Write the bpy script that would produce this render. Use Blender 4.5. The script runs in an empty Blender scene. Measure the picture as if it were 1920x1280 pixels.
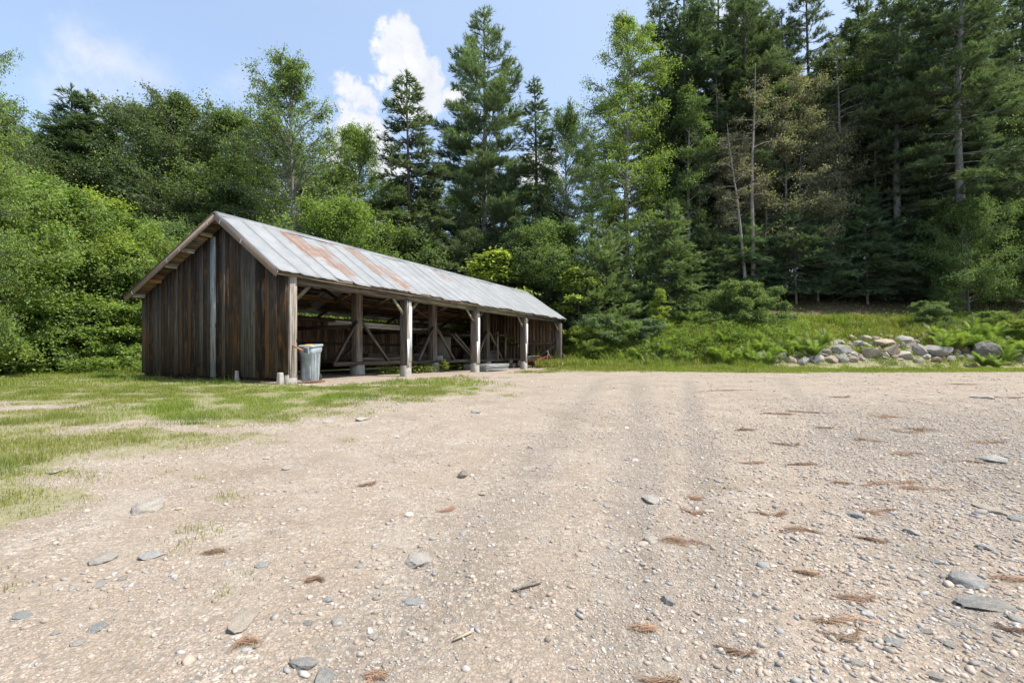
import bpy, math, random
import numpy as np
from mathutils import Vector, Matrix
R = math.radians
# ------------------------------------------------------------------ camera
FOC = 900.0            # focal length in photo pixels (1920 wide)
HOR = 662.0            # horizon row in the photo
CAMZ = 0.8             # camera height above the shed's floor line
scn = bpy.context.scene
col = scn.collection
cd = bpy.data.cameras.new("camera"); cam = bpy.data.objects.new("camera", cd); col.objects.link(cam)
cam.location = (0, 0, CAMZ); cam.rotation_euler = (R(90), 0, 0)
cd.sensor_width = 36; cd.lens = FOC / 1920 * 36; cd.shift_y = (HOR - 640) / 1920
cd.clip_start = 0.05; cd.clip_end = 2000
scn.camera = cam
# ------------------------------------------------------------------ sky and sun
SUN_DIR = Vector((0.97, -0.24, 0)).normalized()
SUN_EL = R(59)
sv = Vector((SUN_DIR.x * math.cos(SUN_EL), SUN_DIR.y * math.cos(SUN_EL), math.sin(SUN_EL)))
sl = bpy.data.lights.new("sun", 'SUN'); sl.energy = 3.3; sl.angle = R(0.55); sl.color = (1.0, 0.955, 0.89)
so = bpy.data.objects.new("sun", sl); col.objects.link(so)
so.rotation_euler = sv.to_track_quat('Z', 'Y').to_euler(); so.location = (20, 8, 40)
scn.view_settings.view_transform = 'Standard'; scn.view_settings.look = 'None'
scn.view_settings.gamma = 1; scn.view_settings.exposure = 1.08
scn.cycles.max_bounces = 8; scn.cycles.transparent_max_bounces = 8
scn.cycles.diffuse_bounces = 4

w = bpy.data.worlds.new("World"); scn.world = w; w.use_nodes = True
nt = w.node_tree; nt.nodes.clear()
def N(t, tree=None, **kw):
    n = (tree or nt).nodes.new(t)
    for k, v in kw.items():
        setattr(n, k, v)
    return n
out = N('ShaderNodeOutputWorld'); bg = N('ShaderNodeBackground'); nt.links.new(bg.outputs[0], out.inputs[0])
sky = N('ShaderNodeTexSky', sky_type='NISHITA', sun_disc=False)
sky.sun_elevation = SUN_EL; sky.sun_rotation = math.atan2(SUN_DIR.x, SUN_DIR.y)
sky.air_density = 1.0; sky.dust_density = 2.2; sky.ozone_density = 1.0; sky.altitude = 300
bg.inputs[1].default_value = 0.15
def wmath(op, a, b=None, c=None, tree=None):
    tr = tree or nt
    m = N('ShaderNodeMath', tr, operation=op)
    for i, v in enumerate((a, b, c)):
        if v is None: continue
        if isinstance(v, (int, float)): m.inputs[i].default_value = v
        else: tr.links.new(v, m.inputs[i])
    return m.outputs[0]
tc = N('ShaderNodeTexCoord')
nz = N('ShaderNodeTexNoise'); nz.inputs['Scale'].default_value = 16; nz.inputs['Detail'].default_value = 8; nz.inputs['Roughness'].default_value = 0.68
nt.links.new(tc.outputs['Generated'], nz.inputs['Vector'])
nz2 = N('ShaderNodeTexNoise'); nz2.inputs['Scale'].default_value = 3.0; nz2.inputs['Detail'].default_value = 6
mp = N('ShaderNodeMapping'); mp.inputs['Scale'].default_value = (1, 1, 2.4); mp.inputs['Rotation'].default_value = (0, 0.35, 0)
nt.links.new(tc.outputs['Generated'], mp.inputs[0]); nt.links.new(mp.outputs[0], nz2.inputs['Vector'])
# soft blobs of cumulus at fixed sky directions
def sdir(px, py):
    return Vector(((px - 960) / FOC, 1, (HOR - py) / FOC)).normalized()
dist_v = N('ShaderNodeVectorMath', operation='MULTIPLY_ADD')
sub = N('ShaderNodeVectorMath', operation='SUBTRACT'); sub.inputs[1].default_value = (0.5, 0.5, 0.5)
nt.links.new(nz.outputs['Color'], sub.inputs[0])
nt.links.new(sub.outputs[0], dist_v.inputs[0]); dist_v.inputs[1].default_value = (0.11, 0.11, 0.11)
nt.links.new(tc.outputs['Generated'], dist_v.inputs[2])
blobs = [(752, 70, .034), (775, 95, .030), (728, 88, .026), (742, 120, .028), (795, 128, .030), (760, 150, .034), (812, 150, .026), (722, 165, .018), (800, 185, .034), (770, 200, .03), (648, 158, .026), (672, 182, .030), (640, 205, .022), (700, 205, .022),
         (655, 235, .034), (690, 255, .034), (625, 262, .022), (566, 182, .014), (850, 190, .028), (610, 190, .010), (720, 295, .045), (1010, 330, .05), (640, 310, .04), (600, 225, .012)]
wisps = [(180, 108, .05), (212, 122, .055), (245, 134, .05), (278, 144, .036), (130, 168, .028), (100, 160, .02), (435, 160, .035), (460, 148, .025), (190, 215, .04), (400, 175, .02), (1370, 40, .05)]
def field(lst, soft):
    acc = None
    for px, py, r in lst:
        d = N('ShaderNodeVectorMath', operation='DISTANCE')
        nt.links.new(dist_v.outputs[0], d.inputs[0]); d.inputs[1].default_value = sdir(px, py)
        v = wmath('MULTIPLY', wmath('SUBTRACT', r, d.outputs['Value']), 1 / soft)
        acc = v if acc is None else wmath('MAXIMUM', acc, v)
    return acc
cm = N('ShaderNodeMapRange', interpolation_type='SMOOTHSTEP'); nt.links.new(field(blobs, 1.0), cm.inputs[0])
cm.inputs[1].default_value = -0.004; cm.inputs[2].default_value = 0.013
wf = wmath('ADD', field(wisps, 1.0), wmath('MULTIPLY', wmath('SUBTRACT', nz2.outputs['Fac'], 0.55), 0.10))
wm = N('ShaderNodeMapRange', interpolation_type='SMOOTHSTEP'); nt.links.new(wf, wm.inputs[0])
wm.inputs[1].default_value = -0.03; wm.inputs[2].default_value = 0.06; wm.inputs[4].default_value = 0.8
cloud = wmath('MAXIMUM', cm.outputs[0], wm.outputs[0])
# thin high haze, whiter towards the sun and the horizon
dotn = N('ShaderNodeVectorMath', operation='DOT_PRODUCT'); nt.links.new(tc.outputs['Generated'], dotn.inputs[0]); dotn.inputs[1].default_value = sv
hz = N('ShaderNodeMapRange'); nt.links.new(dotn.outputs['Value'], hz.inputs[0])
hz.inputs[1].default_value = 0.1; hz.inputs[2].default_value = 0.95; hz.inputs[3].default_value = 0.34; hz.inputs[4].default_value = 0.80
mxh = N('ShaderNodeMix', data_type='RGBA'); nt.links.new(hz.outputs[0], mxh.inputs['Factor'])
nt.links.new(sky.outputs[0], mxh.inputs['A']); mxh.inputs['B'].default_value = (2.05, 2.5, 3.1, 1)
mxc = N('ShaderNodeMix', data_type='RGBA'); nt.links.new(cloud, mxc.inputs['Factor'])
cr = N('ShaderNodeMix', data_type='RGBA'); nt.links.new(nz.outputs['Fac'], cr.inputs['Factor'])
cr.inputs['A'].default_value = (1.9, 2.05, 2.4, 1); cr.inputs['B'].default_value = (3.9, 3.9, 3.95, 1)
nt.links.new(mxh.outputs['Result'], mxc.inputs['A']); nt.links.new(cr.outputs['Result'], mxc.inputs['B'])
nt.links.new(mxc.outputs['Result'], bg.inputs[0])

# ------------------------------------------------------------------ helpers
rng = np.random.default_rng(7)
random.seed(7)
def ss(a, b, x):
    t = np.clip((np.asarray(x, float) - a) / (b - a), 0, 1); return t * t * (3 - 2 * t)
def _h(ix, iy, s):
    n = (ix.astype(np.int64) * 374761393 + iy.astype(np.int64) * 668265263 + s * 1442695041) & 0x7fffffff
    n = ((n ^ (n >> 13)) * 1274126177) & 0x7fffffff
    return ((n ^ (n >> 16)) & 0xffff) / 65535.0
def vnoise(x, y, s=0):
    x = np.asarray(x, float); y = np.asarray(y, float)
    ix = np.floor(x); iy = np.floor(y); fx = x - ix; fy = y - iy
    fx = fx * fx * (3 - 2 * fx); fy = fy * fy * (3 - 2 * fy)
    a = _h(ix, iy, s); b = _h(ix + 1, iy, s); c = _h(ix, iy + 1, s); d = _h(ix + 1, iy + 1, s)
    return (a * (1 - fx) + b * fx) * (1 - fy) + (c * (1 - fx) + d * fx) * fy
def fbm(x, y, s=0, o=4):
    v = 0; a = 0.5; t = 0
    for i in range(o):
        v = v + a * vnoise(np.asarray(x) * 2 ** i + 17.3 * i, np.asarray(y) * 2 ** i + 9.1 * i, s + i); t += a; a *= 0.55
    return v / t

def mesh_np(name, V, tris=None, quads=None, tint=None, uv=None, smooth=False):
    me = bpy.data.meshes.new(name)
    V = np.asarray(V, np.float32)
    me.vertices.add(len(V)); me.vertices.foreach_set('co', V.ravel())
    lv = []; ls = []; off = 0
    for F, k in ((tris, 3), (quads, 4)):
        if F is None or len(F) == 0: continue
        F = np.asarray(F, np.int32); lv.append(F.ravel())
        ls.append(off + np.arange(len(F), dtype=np.int32) * k); off += len(F) * k
    lv = np.concatenate(lv); ls = np.concatenate(ls)
    me.loops.add(len(lv)); me.loops.foreach_set('vertex_index', lv)
    me.polygons.add(len(ls)); me.polygons.foreach_set('loop_start', ls)
    if smooth: me.polygons.foreach_set('use_smooth', np.ones(len(ls), bool))
    me.update(calc_edges=True)
    if tint is not None:
        t = np.asarray(tint, np.float32)
        if t.shape[1] == 3: t = np.concatenate([t, np.ones((len(t), 1), np.float32)], 1)
        at = me.color_attributes.new('tint', 'FLOAT_COLOR', 'POINT'); at.data.foreach_set('color', t.ravel())
    if uv is not None:
        at = me.attributes.new('grain', 'FLOAT_VECTOR', 'POINT'); at.data.foreach_set('vector', np.asarray(uv, np.float32).ravel())
    return me
def link(name, me, mat=None, parent=None, label=None):
    o = bpy.data.objects.new(name, me); col.objects.link(o)
    if mat is not None and len(me.materials) == 0: me.materials.append(mat)
    if parent is not None: o.parent = parent
    if label: o['label'] = label
    return o
def tag(o, label, cat, group=None, kind=None):
    if label: o['label'] = label
    if cat: o['category'] = cat
    if group: o['group'] = group
    if kind: o['kind'] = kind
    return o
def thing(name, label, cat, loc=(0, 0, 0), rz=0, group=None):
    o = bpy.data.objects.new(name, None); col.objects.link(o); o.empty_display_size = 0.2
    o.location = loc; o.rotation_euler = (0, 0, rz)
    return tag(o, label, cat, group)
def copy_tree(o, parent=None):
    c = o.copy(); col.objects.link(c); c.parent = parent
    for ch in KIDS.get(o.name, []):
        copy_tree(ch, c)
    return c
KIDS = {}
ORD = ['first', 'second', 'third', 'fourth', 'fifth', 'sixth', 'seventh', 'eighth', 'ninth', 'tenth', 'eleventh', 'twelfth', 'thirteenth', 'fourteenth',
       'fifteenth', 'sixteenth', 'seventeenth', 'eighteenth', 'nineteenth', 'twentieth']
ORD += ['twenty-' + a for a in ORD[:9]] + ['thirtieth'] + ['thirty-' + a for a in ORD[:9]] + ['fortieth'] + ['forty-' + a for a in ORD[:9]] + ['fiftieth'] + \
       ['fifty-' + a for a in ORD[:9]] + ['sixtieth'] + ['sixty-' + a for a in ORD[:9]] + ['seventieth'] + ['seventy-' + a for a in ORD[:9]] + ['eightieth'] + ['eighty-' + a for a in ORD[:9]] + ['ninetieth']

# ------------------------------------------------------------------ terrain
def bank_y(x):
    return np.interp(x, [-60, -20, 0, 3, 9, 14, 22, 40, 80], [60, 44, 34, 29.6, 26.2, 25.2, 25.0, 25.0, 25])
def terr(x, y):
    x = np.asarray(x, float); y = np.asarray(y, float)
    z = -0.35 * (1 - ss(0.5, 11.5, y))
    u = y - bank_y(x)
    k = ss(-4, 12, x)
    z = z + ss(-0.5, 2.9, u) * 1.6 * k + .22 * k * np.clip(u - 2, 0, 5)
    z = z + k * (0.34 * np.clip(u - 6, 0, 9) + .16 * np.clip(u - 15, 0, 30))
    z = z + 0.05 * np.maximum(0, u - 2) * (1 - k)
    z = z + 0.22 * (fbm(x * .12, y * .12, 3) - .5) * ss(16, 30, y)
    # a low swell on the left of the lawn
    return z
def terr1(x, y): return float(terr(np.array([x]), np.array([y]))[0])
def ruts(x, y):
    z = np.zeros_like(x)
    for x0, sl_, wd, dp in ((0.0, 0.256, .2, .016), (0.15, 0.35, .16, .018), (-1.0, .26, .25, .010), (0.9, 0.5, .2, .009)):
        c = x0 + sl_ * y + .12 * (fbm(y * .3, y * 0 + x0 * 9, 5) - .5)
        d = np.abs(x - c) / wd
        z = z - dp * np.exp(-d * d) + dp * .45 * np.exp(-(d - 1.7) ** 2 * 2.5)
    return z * (1 - ss(11, 18, y))
def rutmask(x, y):
    m = np.zeros_like(x)
    for x0, sl_, wd in ((0.0, 0.256, .26), (0.15, 0.35, .19), (-1.0, .26, .28), (.9, .5, .22)):
        c = x0 + sl_ * y + .12 * (fbm(y * .3, y * 0 + x0 * 9, 5) - .5)
        m = np.maximum(m, np.exp(-((x - c) / wd) ** 2))
    return m * (.45 + .75 * fbm(x * 2.5, y * 1.2, 29)) * (1 - ss(12, 18, y))
def micro(x, y):
    near = 1 - ss(8, 26, y)
    return ruts(x, y) + near * (.03 * (fbm(x * .9, y * .9, 21) - .5) + .010 * (fbm(x * 5, y * 5, 22) - .5)) + .05 * (fbm(x * .4, y * .4, 23) - .5) * ss(1, 6, y)
def gz(x, y): return terr(x, y) + micro(x, y)
def gz1(x, y): return float(gz(np.array([x]), np.array([y]))[0])
# shed frame
BA = math.atan2(.8852, .4652); BU = np.array([.4652, .8852]); BV = np.array([-.8852, .4652]); BP = np.array([-5.727, 12.3])
def loc2w(u, v): p = BP + BU * u + BV * v; return float(p[0]), float(p[1])
def shed_uv(x, y): dx = x - BP[0]; dy = y - BP[1]; return dx * BU[0] + dy * BU[1], dx * BV[0] + dy * BV[1]
def grass_mask(x, y):
    x = np.asarray(x, float); y = np.asarray(y, float)
    xb = np.interp(y, [0, 2.5, 3.5, 5, 6.5, 7.8, 9, 10.5, 12, 13.5, 15.5, 17], [-2.7, -3.0, -3.5, -3.5, -3.1, -2.4, -1.3, -1.0, -.9, -1.0, -1.4, -2.5])
    n = fbm(x * 1.1, y * 1.1, 40)
    n2 = fbm(x * .35, y * .35, 47)
    left = ss(-1.0, .8, (xb - x) * .8 + (n - .5) * 3.0)
    bare = ss(.53, .70, fbm(x * .8 + 5, y * 1.5, 44, 5)) * (1 - ss(7.5, 10.5, y)) * .8
    left = left * (1 - bare)
    yb = 20.4 + (fbm(x * .3, y * 0, 50) - .5) * 2.6
    far = ss(-.9, .9, y - yb + (n - .5) * 2.4)
    u, v = shed_uv(x, y)
    strip = ss(-1.55, -1.15, v + (n - .5) * .5) * (1 - ss(-.1, 1.0, v - 7.2)) * ss(-.25, .1, u) * (1 - ss(18.2, 19, u))
    wedge = ss(5.5, 8.5, u + (n - .5)) * ss(-5.5, -1.0, v) * (1 - ss(16, 18.5, u)) * .6
    m = np.maximum(left, far)
    m = m * (1 - strip) * (1 - wedge * (v < 0))
    tufts = ss(.66, .76, fbm(x * 2.2, y * 2.2, 60)) * .65 * ss(.5, -3, x) * (y < 9)
    m = np.maximum(m, tufts * (1 - strip))
    return np.clip(m, 0, 1)
def litter_mask(x, y):
    u = y - bank_y(x)
    return ss(6.8, 9.3, u + 2 * (fbm(x * .4, y * .4, 70) - .5)) * ss(2, 8, x) + ss(6, 12, u) * ss(8, 2, x)
def gp(px, py):
    """photo pixel on the ground -> world x, y"""
    t = (px - 960) / FOC; s = (HOR - py) / FOC
    y = 10.0
    lo, hi = .5, 70
    for _ in range(50):
        y = (lo + hi) / 2
        if CAMZ + s * y > terr1(t * y, y): lo = y
        else: hi = y
    return t * y, y

rows = np.concatenate([np.arange(-8, 1, 1.0), 1 + np.cumsum(np.full(46, .045)), ])
y = rows[-1]; rr = list(rows)
while y < 220: y += max(.05, .012 * y); rr.append(y)
rows = np.array(rr)
s_in = np.linspace(-1.25, 1.25, 340); s_out = np.geomspace(1.3, 7, 26)
cols = np.concatenate([-s_out[::-1], s_in, s_out])
YY, SS = np.meshgrid(rows, cols, indexing='ij'); XX = SS * (np.maximum(YY, 0) + 2.2)
x_, y_ = XX.ravel(), YY.ravel()
Z = gz(x_, y_)
nr, nc = XX.shape
ii = (np.arange(nr - 1)[:, None] * nc + np.arange(nc - 1)[None, :]).ravel()
quads = np.stack([ii, ii + 1, ii + nc + 1, ii + nc], 1)
gm = grass_mask(x_, y_); lm = litter_mask(x_, y_); cmk = np.maximum(rutmask(x_, y_), ss(1.6, 3.2, x_ - .25 * y_) * (1 - ss(6, 11, y_)) * .8)
ground_me = mesh_np('ground', np.stack([x_, y_, Z], 1), quads=quads, tint=np.stack([gm, lm, cmk], 1), smooth=True)

# ------------------------------------------------------------------ materials
def new_mat(name):
    m = bpy.data.materials.new(name); m.use_nodes = True; t = m.node_tree; t.nodes.clear()
    o = t.nodes.new('ShaderNodeOutputMaterial'); return m, t, o
def L(t, a, b): t.links.new(a, b)
def mixc(t, fac, a, b, blend='MIX'):
    n = t.nodes.new('ShaderNodeMix'); n.data_type = 'RGBA'; n.blend_type = blend
    for v, k in ((fac, 'Factor'), (a, 'A'), (b, 'B')):
        if isinstance(v, (int, float)): n.inputs[k].default_value = v
        elif isinstance(v, tuple): n.inputs[k].default_value = (*v, 1)
        else: L(t, v, n.inputs[k])
    return n.outputs['Result']
def noise(t, vec, scale, detail=4, rough=.55, fac=True):
    n = t.nodes.new('ShaderNodeTexNoise'); n.inputs['Scale'].default_value = scale; n.inputs['Detail'].default_value = detail
    n.inputs['Roughness'].default_value = rough
    if vec is not None: L(t, vec, n.inputs['Vector'])
    return n.outputs['Fac' if fac else 'Color']
def rampf(t, v, a, b, lo=0., hi=1.):
    n = t.nodes.new('ShaderNodeMapRange'); L(t, v, n.inputs[0]); n.inputs[1].default_value = a; n.inputs[2].default_value = b
    n.inputs[3].default_value = lo; n.inputs[4].default_value = hi; n.interpolation_type = 'SMOOTHSTEP'; return n.outputs[0]
def bsdf(t, o, colr, rough=.9, bump=None, bstr=.5, bdist=.01, metal=0., spec=.3):
    p = t.nodes.new('ShaderNodeBsdfPrincipled')
    if isinstance(colr, tuple): p.inputs['Base Color'].default_value = (*colr, 1)
    else: L(t, colr, p.inputs['Base Color'])
    if isinstance(rough, (int, float)): p.inputs['Roughness'].default_value = rough
    else: L(t, rough, p.inputs['Roughness'])
    p.inputs['Metallic'].default_value = metal; p.inputs['Specular IOR Level'].default_value = spec
    if bump is not None:
        b = t.nodes.new('ShaderNodeBump'); b.inputs['Strength'].default_value = bstr; b.inputs['Distance'].default_value = bdist
        L(t, bump, b.inputs['Height']); L(t, b.outputs[0], p.inputs['Normal'])
    L(t, p.outputs[0], o.inputs[0]); return p
def attr(t, name='tint', out='Color'):
    a = t.nodes.new('ShaderNodeAttribute'); a.attribute_name = name; return a.outputs[out]
def voro(t, vec, scale, out='Color', feature='F1'):
    v = t.nodes.new('ShaderNodeTexVoronoi'); v.feature = feature; v.inputs['Scale'].default_value = scale; L(t, vec, v.inputs['Vector']); return v.outputs[out]
def mth(t, op, a, b=None):
    n = t.nodes.new('ShaderNodeMath'); n.operation = op
    for i, v in enumerate((a, b)):
        if v is None: continue
        if isinstance(v, (int, float)): n.inputs[i].default_value = v
        else: L(t, v, n.inputs[i])
    return n.outputs[0]

def ground_mat():
    m, t, o = new_mat('ground')
    g = t.nodes.new('ShaderNodeNewGeometry'); P = g.outputs['Position']
    a = attr(t); sp = t.nodes.new('ShaderNodeSeparateColor'); L(t, a, sp.inputs[0])
    grass, lit, coarse = sp.outputs[0], sp.outputs[1], sp.outputs[2]
    dn = t.nodes.new('ShaderNodeVectorMath'); dn.operation = 'MULTIPLY_ADD'
    L(t, noise(t, P, 30, 2, fac=False), dn.inputs[0]); dn.inputs[1].default_value = (.02, .02, .02); L(t, P, dn.inputs[2])
    Pd = dn.outputs[0]
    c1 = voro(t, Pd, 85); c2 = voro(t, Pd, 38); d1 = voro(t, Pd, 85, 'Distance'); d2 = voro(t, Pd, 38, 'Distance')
    s1 = t.nodes.new('ShaderNodeSeparateColor'); L(t, c1, s1.inputs[0]); s2 = t.nodes.new('ShaderNodeSeparateColor'); L(t, c2, s2.inputs[0])
    def stones(s):
        r = t.nodes.new('ShaderNodeValToRGB'); L(t, s, r.inputs[0]); e = r.color_ramp; e.interpolation = 'CONSTANT'
        cs = [(0, (.40, .34, .285)), (.22, (.50, .43, .36)), (.42, (.33, .31, .29)), (.55, (.60, .54, .47)), (.7, (.47, .37, .31)), (.82, (.25, .255, .26)), (.9, (.66, .62, .56))]
        e.elements[0].color = (*cs[0][1], 1); e.elements[1].position = .9; e.elements[1].color = (*cs[-1][1], 1)
        for p_, c_ in cs[1:-1]: k = e.elements.new(p_); k.color = (*c_, 1)
        return r.outputs[0]
    n_l = noise(t, P, .55, 5, .6); n_m = noise(t, P, 4, 5, .65); n_s = noise(t, P, 60, 4, .7)
    sand = mixc(t, rampf(t, n_l, .35, .65), (.50, .415, .335), (.43, .365, .305))
    sand = mixc(t, rampf(t, n_m, .35, .7), sand, (.52, .445, .375))
    sand = mixc(t, rampf(t, n_s, .3, .75), mixc(t, .55, sand, (.27, .225, .185)), sand)
    stn = mixc(t, rampf(t, s2.outputs[1], .55, .6), stones(s1.outputs[0]), stones(s2.outputs[0]))
    cov = rampf(t, mth(t, 'ADD', noise(t, P, 1.7, 5, .7), mth(t, 'MULTIPLY', coarse, .25)), .40, .66, .2, 1.)
    gravel = mixc(t, cov, sand, stn)
    gravel = mixc(t, mth(t, 'MULTIPLY', coarse, .95), gravel, mixc(t, .6, gravel, (.22, .205, .18)))
    # dark damp dirt flecks between stones
    gravel = mixc(t, rampf(t, noise(t, P, 14, 5, .85), .57, .70, 0, .6), gravel, (.24, .20, .15))
    gravel = mixc(t, 1.0, gravel, (.92, .87, .815), 'MULTIPLY')
    mpf = t.nodes.new('ShaderNodeMapping'); mpf.inputs['Scale'].default_value = (2.2, 6.5, 1); mpf.inputs['Rotation'].default_value = (0, 0, -.25); L(t, P, mpf.inputs[0])
    gravel = mixc(t, rampf(t, noise(t, mpf.outputs[0], 1.6, 8, .82), .57, .66, 0, .7), gravel, (.215, .17, .115))
    gravel = mixc(t, rampf(t, mth(t, 'MAXIMUM', mth(t, 'MULTIPLY', d1, 1.0), mth(t, 'MULTIPLY', d2, .9)), .42, .68, 0, .55), gravel, (.20, .165, .125))  # crevice shade painted into the colour as dark brown gaps between stones
    gravel = mixc(t, rampf(t, noise(t, P, .8, 6, .7), .48, .66, 0, .5), gravel, mixc(t, 1.0, gravel, (.72, .70, .66), 'MULTIPLY'))
    gravel = mixc(t, rampf(t, noise(t, P, 2.3, 6, .75), .5, .68, 0, .55), gravel, mixc(t, .5, gravel, (.50, .46, .39)))
    # thatch under the grass
    th = mixc(t, rampf(t, noise(t, P, 3, 5, .7), .35, .65), (.27, .245, .15), (.20, .195, .10))
    th = mixc(t, rampf(t, noise(t, P, 22, 3, .7), .35, .7), th, (.33, .29, .17))
    gg = rampf(t, mth(t, 'ADD', grass, mth(t, 'MULTIPLY', mth(t, 'SUBTRACT', noise(t, P, 7, 6, .8), .5), 1.6)), .42, .85)
    c = mixc(t, gg, gravel, th)
    ll = mixc(t, rampf(t, noise(t, P, 1.3, 5, .7), .45, .62), (.095, .06, .042), (.07, .085, .03))
    ll = mixc(t, rampf(t, noise(t, P, 12, 4, .8), .4, .7), ll, (.135, .085, .058))
    c = mixc(t, lit, c, ll)
    h = mth(t, 'ADD', mth(t, 'MULTIPLY', mth(t, 'SUBTRACT', 1.0, d1), .6), mth(t, 'ADD', mth(t, 'MULTIPLY', mth(t, 'SUBTRACT', 1.0, d2), .6), mth(t, 'MULTIPLY', noise(t, P, 160, 3, .8), .7)))
    bsdf(t, o, c, .95, h, .8, .010, spec=.1)
    return m
M = {}
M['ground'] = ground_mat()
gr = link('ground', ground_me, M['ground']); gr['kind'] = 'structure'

def leaf_mat(name, c1, c2, trans=.35, c3=None, rough=.55, spec=.25):
    m, t, o = new_mat(name)
    oi = t.nodes.new('ShaderNodeObjectInfo')
    c = mixc(t, oi.outputs['Random'], c1, c2)
    c = mixc(t, 1.0, c, attr(t), 'MULTIPLY')
    d = t.nodes.new('ShaderNodeBsdfPrincipled'); L(t, c, d.inputs['Base Color']); d.inputs['Roughness'].default_value = rough
    d.inputs['Specular IOR Level'].default_value = spec
    tr = t.nodes.new('ShaderNodeBsdfTranslucent'); ct = mixc(t, 1.0, c, (1.25, 1.35, .55), 'MULTIPLY'); L(t, ct, tr.inputs[0])
    mx = t.nodes.new('ShaderNodeMixShader'); mx.inputs[0].default_value = trans
    L(t, d.outputs[0], mx.inputs[1]); L(t, tr.outputs[0], mx.inputs[2]); L(t, mx.outputs[0], o.inputs[0]); return m
M['leaf_bright'] = leaf_mat('leaf_bright', (.215, .285, .075), (.18, .26, .075), 0.45)
M['leaf_lime'] = leaf_mat('leaf_lime', (.29, .34, .075), (.25, .32, .08), 0.5)
M['leaf_mid'] = leaf_mat('leaf_mid', (.175, .235, .088), (.145, .21, .082), 0.42)
M['leaf_dark'] = leaf_mat('leaf_dark', (.135, .175, .08), (.115, .16, .076), 0.38)
M['leaf_olive'] = leaf_mat('leaf_olive', (.29, .265, .185), (.25, .245, .165), 0.38)
M['needle_pine'] = leaf_mat('needle_pine', (.20, .25, .14), (.17, .23, .135), 0.32)
M['needle_dark'] = leaf_mat('needle_dark', (.145, .185, .105), (.115, .165, .10), 0.3)
M['needle_blue'] = leaf_mat('needle_blue', (.165, .235, .14), (.135, .205, .125), .3)
M['needle_young'] = leaf_mat('needle_young', (.20, .26, .13), (.17, .24, .125), 0.35)
M['fern'] = leaf_mat('fern', (.23, .29, .09), (.19, .27, .085), .5)
M['grass'] = leaf_mat('grass', (.24, .28, .085), (.24, .28, .085), .4)
M['needle_litter'] = leaf_mat('needle_litter', (.34, .21, .135), (.30, .205, .14), 0.1)

def bark_mat(name, c1, c2, sc=14):
    m, t, o = new_mat(name); tcn = t.nodes.new('ShaderNodeTexCoord'); mpn = t.nodes.new('ShaderNodeMapping')
    mpn.inputs['Scale'].default_value = (1, 1, .25); L(t, tcn.outputs['Object'], mpn.inputs[0])
    n = noise(t, mpn.outputs[0], sc, 5, .7); n2 = noise(t, tcn.outputs['Object'], 1.2, 4, .6)
    c = mixc(t, rampf(t, n, .35, .65), c1, c2); c = mixc(t, rampf(t, n2, .5, .75, 0, .5), c, (.13, .145, .11))
    bsdf(t, o, c, .95, n, .8, .05, spec=.1); return m
M['bark_dark'] = bark_mat('bark_dark', (.055, .045, .038), (.12, .10, .085))
M['bark_grey'] = bark_mat('bark_grey', (.14, .125, .11), (.27, .25, .225))
M['bark_pale'] = bark_mat('bark_pale', (.20, .17, .14), (.38, .34, .30))
M['twig'] = bark_mat('twig', (.16, .15, .13), (.27, .26, .23))

def wood_mat(name, mult=(1, 1, 1), bs=.5, stain=.55, stain_c=(.13, .06, .022)):
    m, t, o = new_mat(name)
    G = attr(t, 'grain', 'Vector'); base = attr(t)
    mpn = t.nodes.new('ShaderNodeMapping'); mpn.inputs['Scale'].default_value = (26, 1.1, 26); L(t, G, mpn.inputs[0])
    mp2 = t.nodes.new('ShaderNodeMapping'); mp2.inputs['Scale'].default_value = (9, .9, 9); L(t, G, mp2.inputs[0])
    mp3 = t.nodes.new('ShaderNodeMapping'); mp3.inputs['Scale'].default_value = (70, 2.5, 70); L(t, G, mp3.inputs[0])
    n1 = noise(t, mpn.outputs[0], 1, 6, .7); n2 = noise(t, mp2.outputs[0], 1, 5, .65); n3 = noise(t, mp3.outputs[0], 1, 3, .6)
    c = mixc(t, 1.0, base, mult, 'MULTIPLY')
    c = mixc(t, rampf(t, n1, .36, .62), mixc(t, .75, c, (.012, .010, .009)), c)
    c = mixc(t, rampf(t, n2, .52, .72, 0, .55), c, mixc(t, .5, c, (.25, .25, .25)))
    mp4 = t.nodes.new('ShaderNodeMapping'); mp4.inputs['Scale'].default_value = (5, 1.5, 5); mp4.inputs['Location'].default_value = (7, 3, 1); L(t, G, mp4.inputs[0])
    n4 = noise(t, mp4.outputs[0], 1, 6, .75)
    c = mixc(t, rampf(t, n4, .52, .66, 0, stain), c, stain_c)
    # knots
    mk = t.nodes.new('ShaderNodeMapping'); mk.inputs['Scale'].default_value = (5, 1.7, 5); L(t, G, mk.inputs[0])
    kd = voro(t, mk.outputs[0], 1.0, 'Distance')
    c = mixc(t, rampf(t, kd, .07, .13, .8, 0), c, (.02, .013, .009))
    bsdf(t, o, c, .9, mth(t, 'ADD', n1, mth(t, 'MULTIPLY', n3, .5)), bs, .006, spec=.15); return m
M['wood'] = wood_mat('wood', stain=.7, stain_c=(.17, .078, .03)); M['gable_wood'] = wood_mat('gable_wood', mult=(.80, .80, .77), bs=.8, stain=.85, stain_c=(.16, .07, .025))
M['wood_clean'] = wood_mat('wood_clean', stain=.2, stain_c=(.3, .22, .12))

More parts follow.
